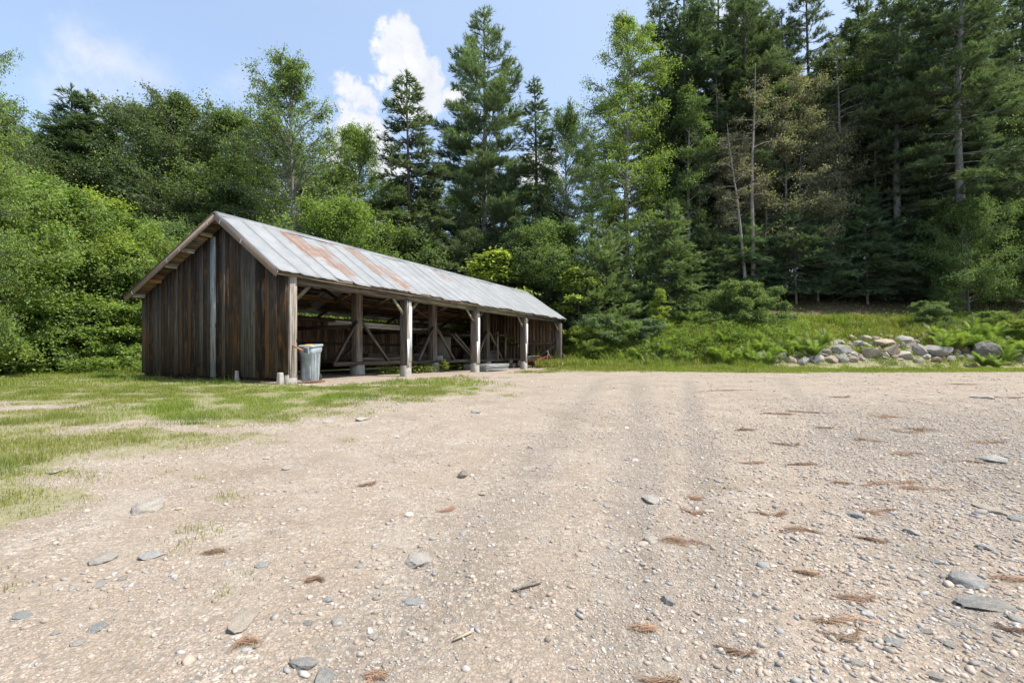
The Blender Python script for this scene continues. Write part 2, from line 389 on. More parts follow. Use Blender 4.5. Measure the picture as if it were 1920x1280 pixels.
def roof_mat():
    m, t, o = new_mat('metal_roof')
    G = attr(t, 'grain', 'Vector'); a = attr(t); sp = t.nodes.new('ShaderNodeSeparateColor'); L(t, a, sp.inputs[0])
    n = noise(t, G, 3.5, 6, .7); nb = noise(t, G, .9, 5, .6); nf = noise(t, G, 28, 4, .7)
    mpn = t.nodes.new('ShaderNodeMapping'); mpn.inputs['Scale'].default_value = (7, .8, 1); L(t, G, mpn.inputs[0]); ns = noise(t, mpn.outputs[0], 1, 6, .75)
    c = mixc(t, rampf(t, nb, .3, .7), (.235, .245, .25), (.30, .305, .31))
    c = mixc(t, rampf(t, n, .42, .7, 0, .75), c, (.20, .22, .235))
    c = mixc(t, rampf(t, ns, .5, .72, 0, .5), c, (.36, .35, .33))
    c = mixc(t, 1.0, c, sp.outputs[1], 'MULTIPLY')
    rustk = rampf(t, mth(t, 'ADD', mth(t, 'MULTIPLY', mth(t, 'ADD', sp.outputs[0], .10), .80), mth(t, 'MULTIPLY', mth(t, 'SUBTRACT', mth(t, 'ADD', mth(t, 'MULTIPLY', ns, .6), mth(t, 'MULTIPLY', n, .4)), .5), 3.4)), .32, .95)
    rc = mixc(t, rampf(t, nf, .3, .7), (.16, .068, .035), (.28, .165, .095))
    c = mixc(t, mth(t, 'MULTIPLY', rustk, .88), c, rc)
    c = mixc(t, rampf(t, nf, .62, .75, 0, .35), c, (.27, .24, .21))
    bsdf(t, o, c, .62, mth(t, 'ADD', n, mth(t, 'MULTIPLY', nf, .3)), .25, .01, metal=.0, spec=.4); return m
M['roof'] = roof_mat()
def simple_mat(name, c1, c2=None, rough=.8, sc=12, bs=.2, metal=0., spec=.3, det=5):
    m, t, o = new_mat(name); tcn = t.nodes.new('ShaderNodeTexCoord'); n = noise(t, tcn.outputs['Object'], sc, det, .65)
    c = mixc(t, rampf(t, n, .3, .7), c1, c2 or tuple(v * .8 for v in c1))
    bsdf(t, o, c, rough, n, bs, .01, metal=metal, spec=spec); return m
M['concrete'] = simple_mat('concrete', (.42, .395, .355), (.30, .28, .25), .95, 9, .5)
M['bin'] = simple_mat('bin_plastic', (.40, .45, .48), (.27, .30, .31), .55, 4, .1, spec=.35)
M['bin_dark'] = simple_mat('bin_dark', (.14, .17, .19), (.11, .13, .15), .5, 5, .05)
M['rubber'] = simple_mat('rubber', (.03, .03, .03), (.05, .05, .05), .8)
M['white_vinyl'] = simple_mat('white_vinyl', (.72, .72, .66), (.6, .6, .54), .5, 3, .05)
M['white_paint'] = simple_mat('white_paint', (.78, .78, .76), (.62, .63, .64), .6, 5, .05)
M['fascia'] = simple_mat('fascia_paint', (.27, .205, .165), (.22, .165, .135), .7, 6, .1)
M['red'] = simple_mat('red_paint', (.35, .03, .035), (.25, .03, .03), .5)
M['steel'] = simple_mat('steel', (.3, .31, .33), (.2, .2, .21), .4, 20, .1, metal=.6)
M['yellow'] = simple_mat('yellow_bag', (.6, .38, .05), (.45, .3, .08), .6)
M['orange'] = simple_mat('orange_handle', (.5, .2, .07), (.35, .16, .07), .6)
M['dark_wood'] = simple_mat('dark_wood', (.035, .027, .022), (.06, .047, .038), .95, 6, .4)
M['ply'] = simple_mat('plywood', (.36, .32, .25), (.28, .25, .2), .85, 3, .1)
M['brick'] = simple_mat('red_wood', (.28, .15, .09), (.2, .11, .075), .9, 20, .4)
def stone_mat(name):
    m, t, o = new_mat(name); tcn = t.nodes.new('ShaderNodeTexCoord'); P = tcn.outputs['Object']
    oi = t.nodes.new('ShaderNodeObjectInfo')
    ad = t.nodes.new('ShaderNodeVectorMath'); ad.operation = 'ADD'; L(t, P, ad.inputs[0])
    cx = t.nodes.new('ShaderNodeCombineXYZ'); L(t, mth(t, 'MULTIPLY', oi.outputs['Random'], 50), cx.inputs[0]); L(t, cx.outputs[0], ad.inputs[1])
    P = ad.outputs[0]
    n = noise(t, P, 3, 6, .7); nf = noise(t, P, 22, 5, .75)
    c = mixc(t, 1.0, oi.outputs['Color'], mixc(t, rampf(t, n, .3, .7), (.72, .72, .74), (1.08, 1.05, 1.0)), 'MULTIPLY')
    c = mixc(t, rampf(t, nf, .35, .7), mixc(t, .5, c, (.05, .045, .04)), c)
    c = mixc(t, rampf(t, noise(t, P, 5, 6, .8), .55, .7, 0, .45), c, (.48, .47, .41))
    c = mixc(t, rampf(t, noise(t, P, 1.6, 6, .8), .42, .7, 0, .5), c, (.40, .35, .28))
    bsdf(t, o, c, .9, mth(t, 'ADD', n, mth(t, 'MULTIPLY', nf, .35)), .7, .04, spec=.15); return m
M['stone'] = stone_mat('stone')
def pebble_mat():
    m, t, o = new_mat('pebbles'); g = t.nodes.new('ShaderNodeNewGeometry'); n = noise(t, g.outputs['Position'], 90, 3, .7)
    c = mixc(t, rampf(t, n, .3, .7, 0, .35), attr(t), (.2, .17, .14)); bsdf(t, o, c, .9, n, .3, .003, spec=.15); return m
M['pebble'] = pebble_mat()

# ------------------------------------------------------------------ box builder for carpentry
class MB:
    def __init__(s): s.V = []; s.Q = []; s.T = []; s.t = []; s.g = []; s.n = 0
    def add(s, V, quads=(), tris=(), tint=(.2, .2, .2), grain=None):
        V = np.asarray(V, float); k = len(V)
        s.V.append(V); s.t.append(np.tile(np.array(tint, float), (k, 1)))
        s.g.append(V if grain is None else np.asarray(grain, float))
        s.Q += [[a + s.n for a in q] for q in quads]; s.T += [[a + s.n for a in q] for q in tris]; s.n += k
    def hexa(s, V8, tint, la=None):
        """8 corners: bottom ring 0-3, top ring 4-7; grain along la (vector)"""
        V8 = np.asarray(V8, float); ctr = V8.mean(0)
        if la is None:
            e = [V8[1] - V8[0], V8[3] - V8[0], V8[4] - V8[0]]; la = max(e, key=lambda q: np.linalg.norm(q))
        la = np.asarray(la, float); la = la / np.linalg.norm(la)
        b = np.array([1., 0, 0]) if abs(la[0]) < .7 else np.array([0, 1., 0]); c = np.cross(la, b); c /= np.linalg.norm(c); b = np.cross(c, la)
        P = V8 - ctr; o = rng.uniform(-40, 40, 3)
        g = np.stack([P @ b + o[0], P @ la + o[1], P @ c + o[2]], 1)
        s.add(V8, [(0, 3, 2, 1), (4, 5, 6, 7), (0, 1, 5, 4), (1, 2, 6, 5), (2, 3, 7, 6), (3, 0, 4, 7)], tint=tint, grain=g)
    def box(s, lo, hi, tint=(.2, .2, .2), jit=0.):
        x0, y0, z0 = lo; x1, y1, z1 = hi
        V = np.array([(x0, y0, z0), (x1, y0, z0), (x1, y1, z0), (x0, y1, z0), (x0, y0, z1), (x1, y0, z1), (x1, y1, z1), (x0, y1, z1)], float)
        if jit: V += rng.uniform(-jit, jit, V.shape)
        s.hexa(V, tint)
    def beam(s, a, b, w_, h_, tint=(.2, .2, .2), up=(0, 0, 1), segs=1, wob=0.):
        a = np.array(a, float); b = np.array(b, float); d = b - a; Ln = np.linalg.norm(d); d /= Ln
        up = np.array(up, float); sd = np.cross(d, up); sd /= np.linalg.norm(sd); u2 = np.cross(sd, d)
        prev = None
        for i in range(segs):
            p0 = a + d * Ln * i / segs; p1 = a + d * Ln * (i + 1) / segs
            o0 = prev if prev is not None else np.zeros(3); o1 = (rng.uniform(-wob, wob, 3) if wob else np.zeros(3)); prev = o1
            V = [p + o + sd * sx * w_ / 2 + u2 * sz * h_ / 2 for p, o in ((p0, o0), (p1, o1)) for sx, sz in ((-1, -1), (1, -1), (1, 1), (-1, 1))]
            s.hexa(V, tint, la=d)
    def build(s, name, mat, parent=None, bevel=0., label=None, smooth=False):
        me = mesh_np(name, np.concatenate(s.V), tris=s.T or None, quads=s.Q or None, tint=np.concatenate(s.t), uv=np.concatenate(s.g), smooth=smooth)
        me.validate()
        o = link(name, me, mat, parent, label)
        if bevel:
            bm = o.modifiers.new('bevel', 'BEVEL'); bm.width = bevel; bm.segments = 2; bm.limit_method = 'ANGLE'
        return o
def lathe(prof, n=20, sq=0.):
    """prof list of (r,z) -> verts, quads; sq squares the section"""
    V = []; Q = []
    for r, z in prof:
        for k in range(n):
            a = 2 * math.pi * k / n; c, s_ = math.cos(a), math.sin(a)
            if sq: p = 2 + sq; q = (abs(c) ** p + abs(s_) ** p) ** (-1 / p); c *= q; s_ *= q
            V.append((r * c, r * s_, z))
    for i in range(len(prof) - 1):
        for k in range(n): k2 = (k + 1) % n; Q.append((i * n + k, i * n + k2, (i + 1) * n + k2, (i + 1) * n + k))
    return V, Q
def tube(pts, rad, n=6):
    pts = np.asarray(pts, float); V = []; Q = []
    for i, p in enumerate(pts):
        d = pts[min(i + 1, len(pts) - 1)] - pts[max(i - 1, 0)]; d /= max(np.linalg.norm(d), 1e-6)
        a = np.array([1., 0, 0]) if abs(d[0]) < .8 else np.array([0, 1., 0]); b = np.cross(d, a); b /= np.linalg.norm(b); c = np.cross(d, b)
        th = np.arange(n) * 2 * math.pi / n
        V.append(p + rad[i] * (np.cos(th)[:, None] * b + np.sin(th)[:, None] * c))
    for i in range(len(pts) - 1):
        for k in range(n): k2 = (k + 1) % n; Q.append((i * n + k, i * n + k2, (i + 1) * n + k2, (i + 1) * n + k))
    return np.concatenate(V), Q
class TB:   # tube collector
    def __init__(s): s.V = []; s.Q = []; s.n = 0
    def add(s, pts, rad, n=6):
        V, Q = tube(pts, rad, n); s.V.append(V); s.Q.append(np.array(Q) + s.n); s.n += len(V)
    def mesh(s, name): return mesh_np(name, np.concatenate(s.V), quads=np.concatenate(s.Q), smooth=True)

# ------------------------------------------------------------------ the open wooden shed
LEN = 18.77; WID = 7.1; RV = 2.45; RZ = 4.62; FE_V = -.14; FE_Z = 2.86; BE_V = 7.3; BE_Z = 2.60; OV = .40
def roof_z(v):   # top surface of the roof
    v = np.asarray(v, float)
    return np.where(v < RV, FE_Z + (RZ - FE_Z) * (v - FE_V) / (RV - FE_V), RZ + (BE_Z - RZ) * (v - RV) / (BE_V - RV))
def rz1(v): return float(roof_z(v))
shed = thing('open_shed', 'long weathered wooden shed with open post front and rusty metal roof', 'shed', (BP[0], BP[1], 0), BA)
def wood_tint(kind=None):
    k = kind or random.choices(['brown', 'dark', 'grey', 'orange'], [5, 4, 3, 1.4])[0]
    b = {'brown': (.095, .06, .038), 'dark': (.05, .037, .027), 'grey': (.13, .118, .105), 'orange': (.17, .09, .045), 'pale': (.34, .345, .34), 'post': (.27, .235, .20),
         'beam': (.17, .14, .115), 'green': (.26, .25, .16), 'inner': (.32, .225, .155)}[k]
    f = random.uniform(.6, 1.4); return tuple(c * f for c in b)
def board_wall(mb, axis_pts, ztop, zbot, thick, wmin, wmax, gap, kinds=None, along='v', pos=0., out=-1, v0=0., v1=1., gapp=.25, skip=()):
    a = v0; i = 0
    while a < v1 - .02:
        wd = random.uniform(wmin, wmax); b = min(a + wd, v1)
        g = gap if random.random() < gapp else .003
        cuts = [a, b - g]
        if along == 'v' and a < RV < b: cuts = [a, RV, b - g]
        zb = zbot + random.uniform(-.04, .04); dp = random.uniform(0, .012)
        tnt = kinds(i, a) if kinds else wood_tint()
        for c0, c1 in zip(cuts[:-1], cuts[1:]):
            if c1 - c0 < .01: continue
            z0, z1 = ztop(c0), ztop(c1)
            p0 = pos + out * dp; p1 = pos + out * (dp + thick)
            lo_, hi_ = min(p0, p1), max(p0, p1)
            if along == 'v': V = [(lo_, c0, zb), (hi_, c0, zb), (hi_, c1, zb), (lo_, c1, zb), (lo_, c0, z0), (hi_, c0, z0), (hi_, c1, z1), (lo_, c1, z1)]
            else: V = [(c0, lo_, zb), (c1, lo_, zb), (c1, hi_, zb), (c0, hi_, zb), (c0, lo_, z0), (c1, lo_, z1), (c1, hi_, z1), (c0, hi_, z0)]
            mb.hexa(V, tnt, la=(0, 0, 1))
        a = b; i += 1
random.seed(12)
def gk(i, a):
    if a > 5.7: return wood_tint(random.choice(['grey', 'grey', 'brown']))
    if 4.0 < a: return wood_tint(random.choice(['dark', 'brown', 'grey']))
    return wood_tint()
mb = MB(); board_wall(mb, None, lambda v: rz1(v) - .12, .16, .025, .15, .27, .012, gk, 'v', 0., -1, .02, WID)
mb.build('gable_wall', M['gable_wood'], shed)
mb = MB(); mb.box((-.066, 3.03, .12), (-.04, 3.27, rz1(3.15) - .22), wood_tint('pale')); mb.build('pale_board', M['wood_clean'], shed, label='pale grey full height board on the gable')
mb = MB(); board_wall(mb, None, lambda v: rz1(v) - .12, .16, .025, .17, .27, .03, lambda i, a: wood_tint('inner'), 'v', LEN, 1, .3, WID, gapp=.45)
mb.build('far_wall', M['wood'], shed)
mb = MB(); board_wall(mb, None, lambda v: 2.45, .16, .025, .15, .24, .02, lambda i, a: wood_tint('inner'), 'u', WID, 1, .02, LEN, gapp=.10)
mb.build('back_wall', M['wood'], shed)
def bm1(name, a, b, w_, h_, kd, up=(0, 0, 1), mat='wood', par=None):
    m_ = MB(); m_.beam(a, b, w_, h_, wood_tint(kd), up=up); return m_.build(name, M[mat], par or shed)
for a, b, w_, h_, kd in (((.05, WID - .08, .12), (LEN, WID - .08, .12), .14, .16, 'beam'), ((.05, WID - .07, 1.25), (LEN, WID - .07, 1.25), .08, .12, 'beam'), ((.05, WID - .08, 2.3), (LEN, WID - .08, 2.3), .12, .14, 'beam'),
        ((.09, .3, .14), (.09, WID - .2, .14), .12, .14, 'dark'), ((.06, .3, 1.4), (.06, WID - .2, 1.4), .08, .12, 'beam'), ((LEN - .07, .3, 1.38), (LEN - .07, WID - .2, 1.38), .08, .12, 'beam'), ((LEN - .07, .3, .3), (LEN - .07, WID - .2, .3), .08, .14, 'beam')):
    bm1('wall_rail', a, b, w_, h_, kd)
bm1('far_wall_brace', (LEN - .13, .3, 1.3), (LEN - .13, 1.9, .35), .06, .12, 'post')
for u in (.12, 4.6, 9.1, 13.7, LEN - .2):
    bm1('back_post', (u, WID - .17, 0), (u, WID - .17, 2.3), .16, .16, 'beam', up=(0, 1, 0))
    if 1 < u < 18:
        for sg in (-1, 1):
            bm1('back_brace', (u + sg * .9, WID - .2, 2.2), (u + sg * .05, WID - .2, 1.3), .06, .12, 'beam'); bm1('back_brace', (u + sg * .05, WID - .2, 1.25), (u + sg * 1.3, WID - .2, .2), .05, .1, 'post')
# roof: sheets front and rear, deck under, ridge cap
pitch_f = math.atan2(RZ - FE_Z, RV - FE_V); slope_f = math.hypot(RZ - FE_Z, RV - FE_V); slope_b = math.hypot(RZ - BE_Z, BE_V - RV)
def roof_sheets(side):
    V = []; Q = []; T = []; G = []; n = 0
    u = -OV; i = 0; rr_ = random.Random(5 + side)
    nv = 14
    while u < LEN + .3:
        wd = .62 if side == 0 else .8; u1 = min(u + wd, LEN + .3)
        lift = rr_.uniform(0, .008); lens = rr_.uniform(-.02, .03)
        rust_base = 0.0; nu = 5
        off = rr_.uniform(-50, 50)
        for k in range(nu + 1):
            uu = u + (u1 - u) * k / nu + (.010 if k == nu else 0)
            for j in range(nv + 1):
                s_ = j / nv
                if side == 0: s2 = 1 - s_ * (1 + lens * (1 if s_ == 1 else .2)); v = FE_V + (RV - FE_V) * s2; z = FE_Z + (RZ - FE_Z) * s2
                else: v = RV + (BE_V - RV) * s_ * (1 + lens * .3); z = RZ + (BE_Z - RZ) * s_ * (1 + lens * .3)
                rib = .012 if k in (0, nu) else 0
                wav = .010 * math.sin(uu * 1.7 + j * .5 + side) + .006 * math.sin(uu * 5.1 + j)
                if s_ == 1 and side == 0: wav += rr_.uniform(-.012, .012)
                V.append((uu, v, z + rib + lift + wav + .004))
                # rust where the photo has it: (panel span, slope span)
                r = 0
                for (c, wv, s0, s1, st) in ((1.75, .6, 0, .5, 1.), (2.3, .7, .3, .8, .85), (4.2, .5, 0, .55, 1.), (4.7, .6, .4, .85, .85), (3.1, .6, 0, .15, .6), (6.2, .6, 0, .12, .5), (8.2, .2, 0, .35, .4), (9.2, .35, .05, .3, .85), (10.6, .3, .15, .6, .35), (13.2, .08, .1, .8, .5), (15.2, .2, 0, .3, .3), (2.9, .3, 0, .3, .35)):
                    if side == 0: r = max(r, st * max(0, 1 - ((uu - c - .0) / wv) ** 2) * min(1, max(0, (s_ - s0 + .12) / .12)) * min(1, max(0, (s1 - s_ + .25) / .25)))
                T.append((r, .94 + lift * 9 - (.42 if k == 0 else 0), 0)); G.append((uu + i * .37, s_ * 3.1 + off * .1, off))
        for k in range(nu):
            for j in range(nv):
                a = n + k * (nv + 1) + j; b = a + nv + 1; Q.append((a, b, b + 1, a + 1) if side else (a, a + 1, b + 1, b))
        n += (nu + 1) * (nv + 1); u = u1; i += 1
    me = mesh_np('metal_roofing', V, quads=Q, tint=T, uv=G)
    o = link('metal_roofing', me, M['roof'], shed, 'front metal roof slope of overlapping pale sheets streaked with rust' if side == 0 else None)
    sm = o.modifiers.new('thick', 'SOLIDIFY'); sm.thickness = .006; sm.offset = 0
    return o
random.seed(3)
roof_sheets(0); roof_sheets(1)
mb = MB()   # deck boards under the sheets (running along the length, small gaps)
for side in (0, 1):
    s = 0.02; SL = slope_f if side == 0 else slope_b
    while s < SL - .05:
        wd = random.uniform(.14, .22); e = min(s + wd, SL - .02)
        for (ua, ub) in ((-OV + .03, 6.2 + random.uniform(-.5, .5)), (6.8, 13.0), (13.05, LEN + .27)):
            P = []
            for zz in (-.035, -.012):
                for (uu, q) in ((ua, s), (ub, s), (ub, e - .012), (ua, e - .012)):
                    if side == 0: v = RV - (RV - FE_V) * q / SL; z = RZ - (RZ - FE_Z) * q / SL
                    else: v = RV + (BE_V - RV) * q / SL; z = RZ - (RZ - BE_Z) * q / SL
                    P.append((uu, v, z + zz))
            mb.hexa(P, wood_tint(random.choice(['inner', 'beam', 'inner', 'brown'])), la=(1, 0, 0))
        s = e + (.10 if random.random() < .35 else 0.01)
mb.build('roof_deck', M['wood'], shed)
mb = MB()
for sg in range(8):
    u0 = -OV - .01 + sg * (LEN + .72) / 8; u1 = u0 + (LEN + .72) / 8 + .03; dz = sg % 2 * .006
    mb.hexa([(u0, RV - .17, RZ - .10 + dz), (u1, RV - .17, RZ - .10 + dz), (u1, RV, RZ + .035 + dz), (u0, RV, RZ + .035 + dz), (u0, RV - .17, RZ - .088 + dz), (u1, RV - .17, RZ - .088 + dz), (u1, RV, RZ + .05 + dz), (u0, RV, RZ + .05 + dz)], (.3, .3, .3))
    mb.hexa([(u0, RV, RZ + .035 + dz), (u1, RV, RZ + .035 + dz), (u1, RV + .2, RZ - .07 + dz), (u0, RV + .2, RZ - .07 + dz), (u0, RV, RZ + .05 + dz), (u1, RV, RZ + .05 + dz), (u1, RV + .2, RZ - .055 + dz), (u0, RV + .2, RZ - .055 + dz)], (.3, .3, .3))
mb.build('ridge_cap', simple_mat('ridge_metal', (.20, .205, .21), (.30, .31, .31), .6, 8), shed)
# purlins (ends show under the gable overhang)
for v in (-.02, .9, 1.75, 2.45, 3.25, 4.15, 5.05, 5.95, 6.95):
    mb = MB(); z = rz1(v) - .105
    sl_ = math.atan2(RZ - FE_Z, RV - FE_V) if v < RV else -math.atan2(RZ - BE_Z, BE_V - RV)
    n_ = (0, -math.sin(sl_), math.cos(sl_)) if abs(v - RV) > .01 else (0, 0, 1)
    mb.beam((-OV + .05, v, z), (LEN + .25, v, z), .075, .11, tuple(min(.6, c * 2.4) for c in wood_tint(random.choice(['post', 'green', 'post', 'orange']))), up=n_, segs=6, wob=.008)
    mb.build('purlin', M['wood_clean'] if v > 3 else M['wood'], shed)
# rafters at each frame
for u in (.12, 2.3, 4.68, 6.9, 9.2, 11.4, 13.85, 16.1, LEN - .12):
    mb = MB()
    mb.beam((u, .05, rz1(.05) - .21), (u, RV - .03, rz1(RV) - .25), .07, .12, wood_tint('inner')); mb.beam((u, RV + .03, rz1(RV) - .25), (u, WID - .05, rz1(WID) - .24), .07, .12, wood_tint('inner'))
    mb.build('rafter', M['wood'], shed)
# fascia boards on the rake with nailing tabs
for side in (0, 1):
    mb = MB(); va, za = (FE_V - .02, FE_Z - .02) if side == 0 else (BE_V + .02, BE_Z - .02)
    d = np.array([0, va - RV, za - RZ]); d /= np.linalg.norm(d); n_ = np.array([0, -d[2], d[1]]); n_ = n_ if n_[2] > 0 else -n_
    for u0, u1 in ((LEN + .3, LEN + .325), (-OV - .025, -OV)):
        mb = MB(); A = np.array([0, RV, RZ]); B = np.array([0, va, za]); off = -n_ * .165
        A2 = np.array([0, RV, RZ - .165 / n_[2]]); B2 = B + off
        P = [(u0, *A2[1:]), (u1, *A2[1:]), (u1, *B2[1:]), (u0, *B2[1:]), (u0, *A[1:]), (u1, *A[1:]), (u1, *B[1:]), (u0, *B[1:])]
        mb.hexa(P, (.2, .16, .14))
        fo = mb.build('fascia_board', M['fascia'], shed)
    Ls = slope_f if side == 0 else slope_b
    for q in ([.35, 1.45] if side == 0 else [.4, 1.9, 2.6, 4.75]):
        mb = MB(); c = np.array([-OV - .028, RV, RZ]) + d * q - n_ * .09; mb.beam(c - n_ * .065, c + n_ * .065, .03, .006, (.6, .6, .6), up=(1, 0, 0))
        mb.build('metal_tab', M['white_paint'], fo)
    mb = MB()
    A = np.array([-OV - .03, RV, RZ + .012]); B = np.array([-OV - .03, va, za + .012]); mb.beam(A, B, .05, .012, (.2, .2, .2), up=n_); mb.build('drip_edge', simple_mat('drip_dark', (.10, .09, .085), (.14, .13, .12), .6), shed)
# header beam, eave board and posts
mb = MB()
for ua, ub, kd in ((.28, 4.7, 'beam'), (4.7, 9.2, 'green'), (9.2, 13.9, 'green'), (13.9, LEN, 'post')):
    mb.beam((ua, .12, 2.70), (ub, .12, 2.70), .14, .17, tuple(c * .8 for c in wood_tint(kd)))
mb.build('header_beam', M['wood_clean'], shed)
mb = MB(); mb.beam((-OV + .02, -.085, 2.825), (LEN + .28, -.085, 2.825), .03, .07, wood_tint('beam'), segs=14, wob=.012); mb.build('eave_board', M['wood'], shed)
PU = (0., 4.58, 9.05, 13.75, 18.5)
white_bits = {1: (.15, 2.4), 2: (.0, 2.3), 3: (.4, 2.3)}
for i, u in enumerate(PU):
    zb = .24 if i == 0 else .38
    p = bpy.data.objects.new('post', None)
    mb = MB(); lean = random.uniform(-.02, .02)
    mb.hexa([(u, .0, zb), (u + .22, .0, zb), (u + .22, .28, zb), (u, .28, zb), (u + lean, .0, 2.62 if i else 2.84), (u + .22 + lean, .0, 2.62 if i else 2.84), (u + .22 + lean, .28, 2.62 if i else 2.84), (u + lean, .28, 2.62 if i else 2.84)], tuple(c * (1.0 if i == 0 else .8) for c in wood_tint('post')), la=(0, 0, 1))
    po = mb.build('front_post', M['wood'], shed, bevel=.008)
    mb = MB(); mb.box((u + .015, -.028, zb - .07), (u + .235, -.003, 2.58 if i else 2.80), tuple(c * 1.25 for c in wood_tint('post'))); mb.build('cladding_board', M['wood_clean'], po, bevel=.004)
    if i in white_bits:
        mb = MB(); mb.box((u + .10, -.05, zb + white_bits[i][0]), (u + .23, -.031, white_bits[i][1]), (.5, .5, .5)); mb.build('white_trim', M['white_paint'], po)
        mb = MB(); mb.box((u + .0, -.052, zb), (u + .09, -.031, zb + .9), (.5, .5, .5)); mb.build('white_patch', M['white_vinyl'], po)
    r = .165
    V, Q = lathe([(.0, -.2), (r * 1.05, -.2), (r, 0), (r * .97, zb - .01), (r * .93, zb + .0), (0, zb)], 16, 2.5)
    V = np.array(V) * (1, .95, 1) + (u + .12, .13, 0); me = mesh_np('footing', V, quads=Q, smooth=False); link('footing', me, M['concrete'], po)
    # knee braces, greenish, under the header
    if i < 4 or True:
        for sgn in (-1, 1):
            if (i == 0 and sgn < 0) or (i == 4 and sgn > 0): continue
            mb = MB(); c = u + (.22 if sgn > 0 else 0); mb.beam((c, .13, 2.12), (c + sgn * .55, .13, 2.64), .10, .035, wood_tint('green'), up=(0, 1, 0)); mb.build('knee_brace', M['wood_clean'], shed)
for i, u in enumerate((4.6, 9.1, 13.75)):
    v = 2.3; mb = MB()
    mb.box((u - .14, v - .13, .38), (u + .14, v + .15, rz1(v) - .2), tuple(c * .9 for c in wood_tint('post'))); po = mb.build('middle_post', M['wood'], shed, bevel=.01)
    V, Q = lathe([(.0, -.2), (.25, -.2), (.235, .1), (.225, .375), (0, .38)], 14, 1.5); V = np.array(V) + (u, v, 0); link('footing', mesh_np('footing', V, quads=Q), M['concrete'], po)
    for sgn, L_ in ((1, 1.5), (-1, 1.15)):
        mb = MB(); mb.beam((u + sgn * .12, v - .1, 1.95), (u + sgn * L_, v - .1, .48), .05, .15, wood_tint('post'), up=(0, 1, 0)); mb.build('diagonal_brace', M['wood_clean'], shed)
    mb = MB(); mb.beam((u, v + .02, 1.78), (u, WID - .1, 1.78), .08, .14, wood_tint('beam')); mb.build('tie_beam', M['wood'], shed)
    mb = MB(); mb.beam((u + .02, v, 3.0), (u + .02, .1, 2.72), .08, .12, wood_tint('inner')); mb.beam((u + .03, v + .1, 2.3), (u + .03, v + 1.9, 3.3), .07, .1, wood_tint('inner')); mb.build('strut', M['wood'], shed)
mb = MB(); mb.beam((3.4, 2.18, .42), (9.1, 2.18, .42), .1, .14, wood_tint('beam')); mb.beam((9.15, 2.18, .42), (LEN - .1, 2.18, .42), .1, .15, wood_tint('beam')); mb.build('bottom_rail', M['wood'], shed)
mb = MB(); mb.beam((.3, RV, RZ - .34), (LEN - .1, RV, RZ - .34), .1, .18, wood_tint('inner')); mb.build('ridge_beam', M['wood'], shed)
# raised storage floor in bays 2-4 (rear half)
mb = MB(); u = 4.7
while u < LEN - .3: wd = random.uniform(.18, .26); mb.box((u, 2.5, .44 + random.uniform(-.006, .006)), (u + wd - .01, WID - .3, .475), wood_tint('inner')); u += wd
mb.build('storage_deck', M['wood'], shed)
def shed_thing(name, label, cat, u, v, z=0, rz=0, group=None):
    x, y = loc2w(u, v); return thing(name, label, cat, (x, y, z), BA + rz, group)
def taper_block(name, label, u, v, h, w1, w2, mat='concrete', rz=0):
    mb = MB(); mb.hexa([(-w1, -w1, -.1), (w1, -w1, -.1), (w1, w1, -.1), (-w1, w1, -.1), (-w2, -w2, h), (w2, -w2, h), (w2, w2, h), (-w2, w2, h)], (.4, .4, .4))
    o = mb.build(name, M[mat], bevel=.012); x, y = loc2w(u, v); o.location = (x, y, gz1(x, y)); o.rotation_euler = (0, 0, BA + rz); return tag(o, label, 'concrete pier')
taper_block('concrete_pier', 'white tapered concrete pier at the foot of the gable wall', -.12, 1.95, .32, .055, .035)
taper_block('concrete_pier', 'squat grey concrete pier beside the front corner post', -.14, .13, .30, .075, .055)
